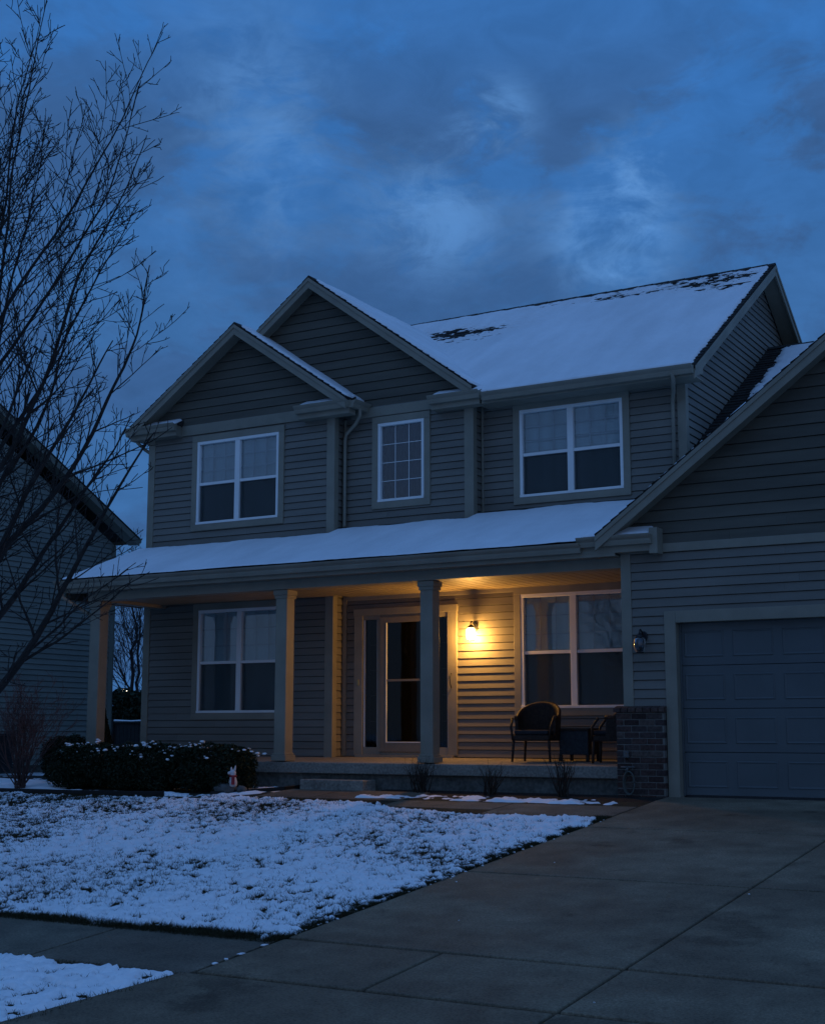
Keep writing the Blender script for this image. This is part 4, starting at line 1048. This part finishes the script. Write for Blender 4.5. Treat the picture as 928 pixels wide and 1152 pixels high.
def maple(base, label, seed):
    t = empty('bare_tree', base, label, 'tree'); rg = random.Random(seed); b = Vector(base)
    tr = MB(); n = 16; pts = []; rad = []
    for i in range(n + 1):
        f = i / n; pts.append(b + Vector((.10 * f * f + rg.gauss(0, .008), rg.gauss(0, .01), -.1 + 6.4 * f))); rad.append((.155 if i == 0 else .125) * (1 - f) ** .75 + .012)
    tr.tube(pts, rad, 12); tr.build('trunk', BARK, t, smooth=True)
    mb = MB()
    def limb(p, d, ln, r, lvl):
        n = max(4, int(ln / .13)); q = Vector(p); dd = Vector(d).normalized(); P = [q.copy()]; Rr = [r]; rend = max(.0032, r * .12)
        kink = (.045, .075, .10, .12)[lvl]
        for i in range(n):
            dd = (dd + Vector((rg.gauss(0, kink), rg.gauss(0, kink), rg.gauss(0, kink * .7) + (.016, .035, .05, .05)[lvl]))).normalized()
            q = q + dd * (ln / n); P.append(q.copy()); Rr.append(r + (rend - r) * ((i + 1) / n) ** .8 + rg.uniform(0, .0012))
        mb.tube(P, Rr, 8 if r > .03 else (5 if r > .009 else 3), cap=r > .009)
        if lvl == 3: return
        step = (.19, .13, .09)[lvl]; s_ = ln * (.16 if lvl == 0 else .10); side = rg.uniform(0, 6.28)
        while s_ < ln * .98:
            f = s_ / ln; i = min(n - 1, int(f * n)); bp = P[i].lerp(P[i + 1], f * n - i); ax = (P[i + 1] - P[i]).normalized()
            o = ax.orthogonal().normalized(); o2 = ax.cross(o); side += 2.4 + rg.uniform(-.6, .6)
            sv = o * math.cos(side) + o2 * math.sin(side); ang = rg.uniform(.55, .95)
            nd = ax * math.cos(ang) + sv * math.sin(ang) + Vector((0, 0, .22))
            l2 = (ln * .40 * (1 - f) ** .7 + .12) * rg.uniform(.55, 1.15) if lvl == 0 else ((ln * .45 * (1 - f) ** .6 + .07) * rg.uniform(.5, 1.1) if lvl == 1 else rg.uniform(.03, .10))
            if lvl < 2 or rg.random() < .7: limb(bp, nd, l2, max(.0036, Rr[i] * rg.uniform(.34, .50)) if lvl < 2 else .0034, lvl + 1 if not (lvl == 2) else 3)
            s_ += step * rg.uniform(.6, 1.4)
    N_ = 28
    for k in range(N_):
        f = k / (N_ - 1); z = 1.75 + 3.9 * f ** 1.05; i = min(n - 1, int((z + .1) / 6.4 * n)); p = pts[i].lerp(pts[i + 1], rg.random())
        az = 2.399 * k + .3 + rg.uniform(-.3, .3); tl = R(47 - 29 * f + rg.uniform(-7, 7))
        limb(p, (math.cos(az) * math.sin(tl), math.sin(az) * math.sin(tl), math.cos(tl)), (3.35 + .75 * f) * rg.uniform(.82, 1.08), rad[i] * rg.uniform(.32, .44), 0)
    limb(pts[-1], (.1, .05, 1), 2.6, .014, 0)
    mb.build('crown', BARK, t)
maple((-10.35, 9.3, zgf(9.3)), 'bare maple tree with upswept twiggy branches on the snowy lawn at left', 24)
for i, (x, y, h, sd) in enumerate([(-31.2, 35, 6.9, 41), (-34.5, 39, 6.6, 42), (-28.6, 38, 6.0, 43)]):
    bare_tree((x, y, -.05), h, .085, ['bare tree in the gap between the houses, its trunk standing behind the fence', 'taller bare tree far behind the neighbour house', 'bare tree partly hidden behind the left wall of the house'][i], sd, 16, 'bare trees in the back yards', BARKF, 3, 7, .006, lens=.5, up=.4)

def twiggy(name, base, n, h, spread, label, seed, m=SHRUBM, group=None, minr=.0022, maxlvl=2, cat='shrub', nsub=5):
    t = empty(name, base, label, cat, group); rg = random.Random(seed); mb = MB(); b = Vector(base)
    for k in range(n):
        an = rg.uniform(0, 2 * math.pi); tl = rg.uniform(.05, spread)
        p = b + Vector((rg.gauss(0, .04), rg.gauss(0, .04), -.02)); d = Vector((math.cos(an) * math.sin(tl), math.sin(an) * math.sin(tl), math.cos(tl)))
        grow(mb, p, d, h * rg.uniform(.7, 1.05), .011, 0, rg, .5, .3, nsub, minr, .5, maxlvl)
    mb.build('branches', m, t); return t
twiggy('bare_shrub', (-16.0, 15.5, -.06), 38, 1.55, .68, 'bare reddish twiggy shrub in snow by the neighbour house wall', 5, maxlvl=3, nsub=5, minr=.003)
for i, (x, y, h, n, lb) in enumerate([(-9.35, 16.25, .48, 34, 'dormant stemmy plant below the middle porch post'), (-8.30, 16.25, .40, 22, 'dormant stemmy plant in the bed below the left wicker chair'), (-7.28, 16.25, .55, 26, 'dormant stemmy plant nearest the brick pier')]):
    twiggy('dormant_plant', (x, y, -.03), n, h, .55, lb, 60 + i, mat('dry_stems', (.035, .026, .018), .9, .3, 20), 'dormant plants below the porch', .0015, 1, 'plant', 4)

# ------------------------------------------------ edging, stone, figurine
mb = MB()
def edge_path(pts, h=.07, w=.03):
    for (xa, ya), (xb, yb) in zip(pts[:-1], pts[1:]):
        a = Vector((xa, ya, zgf(ya))); b = Vector((xb, yb, zgf(yb))); n = (b - a).cross(Vector((0, 0, 1))).normalized() * w / 2
        mb.prism([a - n, a + n, a + n + Vector((0, 0, h)), a - n + Vector((0, 0, h))], b - a)
edge_path([(-19, 15.02), (-16.5, 15.03), (-14.6, 15.06), (-13.4, 15.12), (-12.9, 15.2)])
tag(mb.build('garden_edging', EDGEM, bevel=.004), 'long black plastic edging between the snowy lawn and hedge bed', 'edging')
mb = MB(); edge_path([(-12.25, 15.42), (-11.95, 15.6), (-11.48, 16.1), (-11.40, 16.5)], .055)
tag(mb.build('garden_edging', EDGEM, bevel=.004), 'short black edging beside the walkway left of the concrete step', 'edging')
fx, fy, fz = -12.02, 15.62, zgf(15.62)
mb = MB(); mb.blob((fx - .10, fy - .02, fz + .055), (.17, .12, .095), 2, .3, 16, 10); mb.blob((fx + .14, fy + .02, fz + .05), (.07, .07, .07), 9, .3, 12, 8)
tag(mb.build('garden_stone', STONE, smooth=True), 'rough grey stone under the white figurine at the bed corner', 'stone')
fg = empty('figurine', (fx, fy, fz + .1), 'small white animal figurine with upright ears and red scarf on a stone', 'figurine')
mb = MB(); mb.lathe([(.030, .08), (.062, .11), (.066, .16), (.052, .21), (.040, .245), (.044, .27), (.046, .30), (.034, .325), (.008, .335)], (fx, fy, fz), 16)
mb.blob((fx - .028, fy - .035, fz + .285), (.030, .035, .026), 4, .1, 12, 8); mb.build('body', WHITEF, fg, smooth=True)
for dx, hh, ln in ((-.030, .37, .02), (.034, .39, .028)):
    mb = MB(); mb.tube([(fx + dx * .7, fy, fz + .31), (fx + dx, fy + .005, fz + .345), (fx + dx * 1.15, fy + .01, fz + hh)], [.018, .016, .005], 8); mb.build('ear', WHITEF, fg, smooth=True)
mb = MB(); mb.lathe([(.046, .232), (.056, .238), (.058, .25), (.048, .258)], (fx, fy, fz), 16); mb.prism([(fx + .03, fy - .052, fz + .245), (fx + .062, fy - .035, fz + .245), (fx + .075, fy - .05, fz + .13), (fx + .035, fy - .068, fz + .13)], (0, -.012, 0)); mb.build('scarf', REDF, fg, smooth=False)

# ------------------------------------------------ neighbour house
nh = empty('neighbour_house', (-24, 19, 0), 'pale green grey sided neighbour house at left edge with its bare sloping gable', 'house')
NX = -21.0; NYa, NYb = 12.6, 22.85; nr = (NYa + NYb) / 2 + .1; NSL = .52; nz0 = 4.86
siding((NX, NYa, 0), (0, 1, 0), (1, 0, 0), [(0, .1), (NYb - NYa, .1), (NYb - NYa, nz0), (nr - NYa, nz0 + NSL * (NYb - nr)), (0, nz0)], exp=.1143, zref=.1).build('wall', NSID, nh)
siding((NX - 9, NYa, 0), (1, 0, 0), (0, -1, 0), [(0, .1), (9, .1), (9, nz0), (0, nz0)]).build('wall', NSID, nh)
siding((NX, NYb, 0), (-1, 0, 0), (0, 1, 0), [(0, .1), (9, .1), (9, nz0), (0, nz0)]).build('wall', NSID, nh)
siding((NX - 9, NYb, 0), (0, -1, 0), (-1, 0, 0), [(0, .1), (NYb - NYa, .1), (NYb - NYa, nz0), (NYb - nr, nz0 + NSL * (NYb - nr)), (0, nz0)]).build('wall', NSID, nh)
boxes('foundation', FOUND, [(NX - 8.98, NX - .02, NYa + .02, NYb - .02, -.3, .12)], 0, nh)
boxes('corner_board', NTRIM, [(NX - .1, NX + .025, NYb - .10, NYb + .025, .1, nz0)], .004, nh)
boxes('corner_board', NTRIM, [(NX - .1, NX + .025, NYa - .025, NYa + .10, .1, nz0)], .004, nh)
rz_ = nz0 + .22 + NSL * (NYb + .45 - nr) - .0
for sgn in (-1, 1):
    ye = nr + sgn * (NYb + .45 - nr); ze = rz_ - NSL * abs(ye - nr)
    rr = roof_slab('roof', [(NX + .32, nr, rz_), (NX + .32, ye, ze), (NX - 9.3, ye, ze), (NX - 9.3, nr, rz_)], .05, SHING, nh)
    lv = abs(ye - nr) * math.hypot(1, NSL)
    snow_plane((NX + .30, ye, ze), (-1, 0, 0), (0, -sgn, NSL), 9.5, lv, .08, lambda A, B, P: .03 + .012 * nz(A, B, 1.3, 3, 601) + edge_fall(A - .05, .06) + edge_fall(lv - B - .05, .06), rr)
    mb = MB(); a = Vector((NX + .32, nr, rz_)); b = Vector((NX + .32, ye, ze)); up = Vector((0, 0, 1))
    mb.prism([a - up * .03, b - up * .03, b - up * .19, a - up * .19], (-.03, 0, 0)); mb.build('rake_board', NTRIM, nh, bevel=.003)
    mb = MB(); mb.prism([a + Vector((-.03, 0, -.16)), b + Vector((-.03, 0, -.16)), b + Vector((-.32, 0, -.16)), a + Vector((-.32, 0, -.16))], (0, 0, .012)); mb.build('soffit', NTRIM, nh)
    mb = MB(); profile(mb, KG, (NX + .30, ye, ze), (NX - 9.3, ye, ze), (0, sgn, 0)); mb.build('gutter', NTRIM, nh)
mb = MB(); mb.tube([(NX + .1, NYb + .40, 4.75), (NX + .1, NYb + .3, 4.6), (NX - .03, NYb + .07, 4.45), (NX - .03, NYb + .07, .2)], .03, 8); mb.build('downspout', NTRIM, nh, smooth=True)
ac = empty('air_conditioner', (-20.45, 18.95, 0), 'dark boxy outdoor air conditioner beside the neighbour house wall', 'air conditioner')
mb = MB()
for k in range(12): mb.box(-20.79, -20.11, 18.61, 19.29, .08 + k * .05, .11 + k * .05)
mb.build('grille', DARK, ac, bevel=.004); boxes('body', DARK, [(-20.77, -20.13, 18.63, 19.27, .0, .70)], .01, ac); boxes('lid', DARK, [(-20.81, -20.09, 18.59, 19.31, .70, .74)], .01, ac)

# ------------------------------------------------ back yard between the houses
fn = empty('fence', (-27, 30, 0), 'dark wooden fence with a snow topped rail in the gap between the houses', 'fence')
mb = MB(); x = -34.0
while x < -18: mb.box(x, x + .13, 30, 30.02, -.05, .98); x += .14
mb.build('boards', FENCEM, fn)
boxes('rail', FENCEM, [(-34, -18, 29.95, 30.0, 1.0, 1.06)], .004, fn)
for x in (-33, -30.2, -27.4, -24.6, -21.8): boxes('post', FENCEM, [(x - .05, x + .05, 29.93, 30.03, -.1, 1.12)], .005, fn)
mb = MB(); mb.tube([(x, 29.975, 1.068 + .012 * math.sin(x * 5)) for x in np.arange(-33.9, -18, .3)], .028, 6); mb.build('snow', SNOW, fn, smooth=True)
def far_bush(c, r, seed, lb):
    evergreen('garden_bush', c, r, 9000, lb, group='dark bushes behind the fence', seed=seed, snow=0, ls=3.2)
far_bush((-30.6, 33.5, 1.0), (1.0, .8, 1.1), 31, 'dark bush behind the fence, under the far lamp'); far_bush((-28.9, 33.2, .95), (1.0, .8, 1.15), 32, 'dark bush behind the fence, next to the house wall')
sl = empty('yard_lamp', (-32.6, 36.2, 0), 'small glowing lamp on a post in the distance between the houses', 'lamp')
mb = MB(); mb.tube([(-32.6, 36.2, 0), (-32.6, 36.2, 2.0)], .04, 8); mb.build('post', DARK, sl)
mb = MB(); mb.blob((-32.52, 36.15, 2.08), (.15, .1, .11), 3, .3, 12, 8); mb.build('globe', emit_mat('far_lamp', (1, .86, .66), 6), sl, smooth=True)
boxes('cap', DARK, [(-32.76, -32.36, 36.0, 36.35, 2.20, 2.24)], .01, sl)

# snow crumbs in the joint between drive and walk
mb = MB()
for k, (y, l) in enumerate([(7.58, .035), (7.86, .055), (8.13, .055), (7.70, .015)]):
    mb.blob((XL + .01, y, zgf(y) + .018), (.016, l * .8, .007), k, .4, 10, 6)
tag(mb.build('joint_snow', SNOW, smooth=True), kind='stuff')
# stray crumbs and leaves on the concrete
mb = MB()
for k in range(10):
    x = random.uniform(-5.8, -1.2); y = random.uniform(7.4, 15.8); s = random.uniform(.003, .007); mb.blob((x, y, zgf(y) + .015), (s * 1.5, s, s * .7), k, .4, 6, 4)
for k in range(26):
    y = random.uniform(8.3, 14.5); x = XL + abs(random.gauss(0, .03)); s = random.uniform(.005, .011); mb.blob((x, y, zgf(y) + .016), (s * 1.4, s * 1.2, s * .7), k, .4, 7, 5)
tag(mb.build('snow_crumbs', SNOW, smooth=True), kind='stuff')

# ------------------------------------------------------------------ world, light, camera
w = bpy.data.worlds.new('World'); scene.world = w; w.use_nodes = True
N = w.node_tree.nodes; Lk = w.node_tree.links
for n in list(N): N.remove(n)
out = N.new('ShaderNodeOutputWorld'); bg = N.new('ShaderNodeBackground'); bg2 = N.new('ShaderNodeBackground'); ad = N.new('ShaderNodeAddShader')
def mix_mul(sock, f):
    n = N.new('ShaderNodeMix'); n.data_type = 'RGBA'; n.blend_type = 'MULTIPLY'; n.inputs['Factor'].default_value = 1
    Lk.new(sock, n.inputs['A']); Lk.new(f, n.inputs['B']); return n.outputs['Result']
def mix_blue(sock):
    n = N.new('ShaderNodeMix'); n.data_type = 'RGBA'; n.blend_type = 'MULTIPLY'; n.inputs['Factor'].default_value = 1
    Lk.new(sock, n.inputs['A']); n.inputs['B'].default_value = (.25, .5, 1, 1); return n.outputs['Result']
sky = N.new('ShaderNodeTexSky'); sky.sky_type = 'NISHITA'; sky.sun_disc = False; sky.sun_elevation = R(1.0); sky.sun_rotation = R(140)
Lk.new(mix_blue(sky.outputs[0]), bg2.inputs['Color']); bg2.inputs['Strength'].default_value = .006
tc = N.new('ShaderNodeTexCoord'); sep = N.new('ShaderNodeSeparateXYZ'); Lk.new(tc.outputs['Generated'], sep.inputs[0])
def math_(op, a, b=None, clamp=False):
    n = N.new('ShaderNodeMath'); n.operation = op; n.use_clamp = clamp
    for i, v in enumerate((a, b)):
        if v is None: continue
        if isinstance(v, (int, float)): n.inputs[i].default_value = v
        else: Lk.new(v, n.inputs[i])
    return n.outputs[0]
def mrange(v, a, b, c=0., d=1., smooth=True):
    n = N.new('ShaderNodeMapRange'); n.interpolation_type = 'SMOOTHSTEP' if smooth else 'LINEAR'
    Lk.new(v, n.inputs['Value']); n.inputs['From Min'].default_value = a; n.inputs['From Max'].default_value = b; n.inputs['To Min'].default_value = c; n.inputs['To Max'].default_value = d
    return n.outputs['Result']
def mix(f, a, b, bt='MIX'):
    n = N.new('ShaderNodeMix'); n.data_type = 'RGBA'; n.blend_type = bt
    if isinstance(f, (int, float)): n.inputs['Factor'].default_value = f
    else: Lk.new(f, n.inputs['Factor'])
    for s, v in (('A', a), ('B', b)):
        if isinstance(v, tuple): n.inputs[s].default_value = (*v, 1)
        else: Lk.new(v, n.inputs[s])
    return n.outputs['Result']
zz = sep.outputs['Z']; den = math_('ADD', math_('MAXIMUM', zz, 0.0), .22)
cx = math_('DIVIDE', sep.outputs['X'], den); cy = math_('DIVIDE', sep.outputs['Y'], den)
cmb = N.new('ShaderNodeMapping'); cmb.inputs['Scale'].default_value = (1.9, 1.9, 3.6); cmb.inputs['Rotation'].default_value = (R(4), R(-9), 0); Lk.new(tc.outputs['Generated'], cmb.inputs['Vector'])
def cloud(scale, det, rough, loc, dist=.35):
    mp = N.new('ShaderNodeMapping'); mp.inputs['Location'].default_value = loc; Lk.new(cmb.outputs[0], mp.inputs['Vector'])
    n = N.new('ShaderNodeTexNoise'); n.inputs['Scale'].default_value = scale; n.inputs['Detail'].default_value = det; n.inputs['Roughness'].default_value = rough; n.inputs['Distortion'].default_value = dist
    Lk.new(mp.outputs[0], n.inputs['Vector']); return n.outputs['Fac']
c1 = cloud(1.7, 8, .60, (5.3, 4.4, 0)); c2 = cloud(4.2, 9, .62, (7.3, 2.2, 0), .5)
def lobe(d, wdt):
    n = N.new('ShaderNodeVectorMath'); n.operation = 'DISTANCE'; Lk.new(tc.outputs['Generated'], n.inputs[0]); n.inputs[1].default_value = d
    return mrange(n.outputs['Value'], wdt, 0.0)
def add_(*a):
    o = a[0]
    for b_ in a[1:]: o = math_('ADD', o, b_)
    return o
c3 = cloud(9.5, 8, .62, (2.7, 5.2, 0), 1.0)
top = mrange(zz, .26, .48)
base = mix(top, (.040, .132, .335), (.034, .150, .430))
cm = add_(math_('MULTIPLY', c1, .50), math_('MULTIPLY', c2, .36), math_('MULTIPLY', c3, .14))
# where the cloud deck thins and lets the pale evening light through
thin = add_(math_('MULTIPLY', lobe((-.404, .810, .425), .05), .7), math_('MULTIPLY', lobe((-.345, .873, .344), .085), .8), math_('MULTIPLY', lobe((-.45, .816, .364), .09), .6),
            math_('MULTIPLY', lobe((-.32, .86, .398), .05), .5), math_('MULTIPLY', lobe((-.556, .747, .365), .13), .35), math_('MULTIPLY', lobe((-.539, .711, .452), .12), .35))
dk = mrange(math_('SUBTRACT', cm, math_('MULTIPLY', thin, .06)), .455, .535)
dk = math_('MULTIPLY', dk, mrange(zz, .50, .40, .25, 1.0))
colr = mix(dk, base, (.036, .102, .258))
br = math_('MULTIPLY', mrange(math_('ADD', math_('MULTIPLY', c2, .6), math_('MULTIPLY', c3, .4)), .43, .62), mrange(math_('ADD', thin, math_('MULTIPLY', cm, -.6)), -.34, .55))
colr = mix(br, colr, (.102, .270, .600))
fine_ = mrange(cloud(11, 6, .6, (1.3, 8.2, 0), .6), .3, .7, .90, 1.10, False)
colr = mix_mul(colr, fine_)
# the dome overhead and behind the viewer: brighter, greyer dusk cloud
fd_ = math_('ADD', math_('MULTIPLY', sep.outputs['X'], -.5), math_('MULTIPLY', sep.outputs['Y'], .866))
rear = math_('MAXIMUM', mrange(fd_, .45, -.35), mrange(zz, .60, .85))
rc = mix(mrange(zz, .0, .5), (.105, .150, .225), (.092, .232, .570))
rc = mix(mrange(c1, .4, .65, 0, .35), rc, (.06, .115, .25))
colr = mix(rear, colr, rc)
low = mrange(zz, .10, .0)
Lk.new(colr, bg.inputs['Color']); bg.inputs['Strength'].default_value = 1.0
Lk.new(bg.outputs[0], ad.inputs[0]); Lk.new(bg2.outputs[0], ad.inputs[1]); Lk.new(ad.outputs[0], out.inputs['Surface'])

sun = bpy.data.lights.new('sun', 'SUN'); sun.energy = .02; sun.angle = R(25); sun.color = (1, .9, .8)
so = bpy.data.objects.new('sun', sun); COL.objects.link(so); so.rotation_euler = (R(80), 0, R(40))

cam = bpy.data.cameras.new('camera'); co = bpy.data.objects.new('camera', cam); COL.objects.link(co); scene.camera = co
cam.sensor_fit = 'VERTICAL'; cam.sensor_height = 36; cam.lens = 1542.3 / 1152 * 36; cam.clip_start = .1; cam.clip_end = 2000
co.location = (0, 0, .797); co.rotation_euler = (R(90 + 9.056), R(0.0), R(30.25))

scene.view_settings.view_transform = 'Standard'; scene.view_settings.look = 'None'; scene.view_settings.exposure = .12; scene.view_settings.gamma = 1
scene.cycles.use_denoising = True
scene.cycles.max_bounces = 8; scene.cycles.transparent_max_bounces = 12; scene.cycles.sample_clamp_indirect = 3
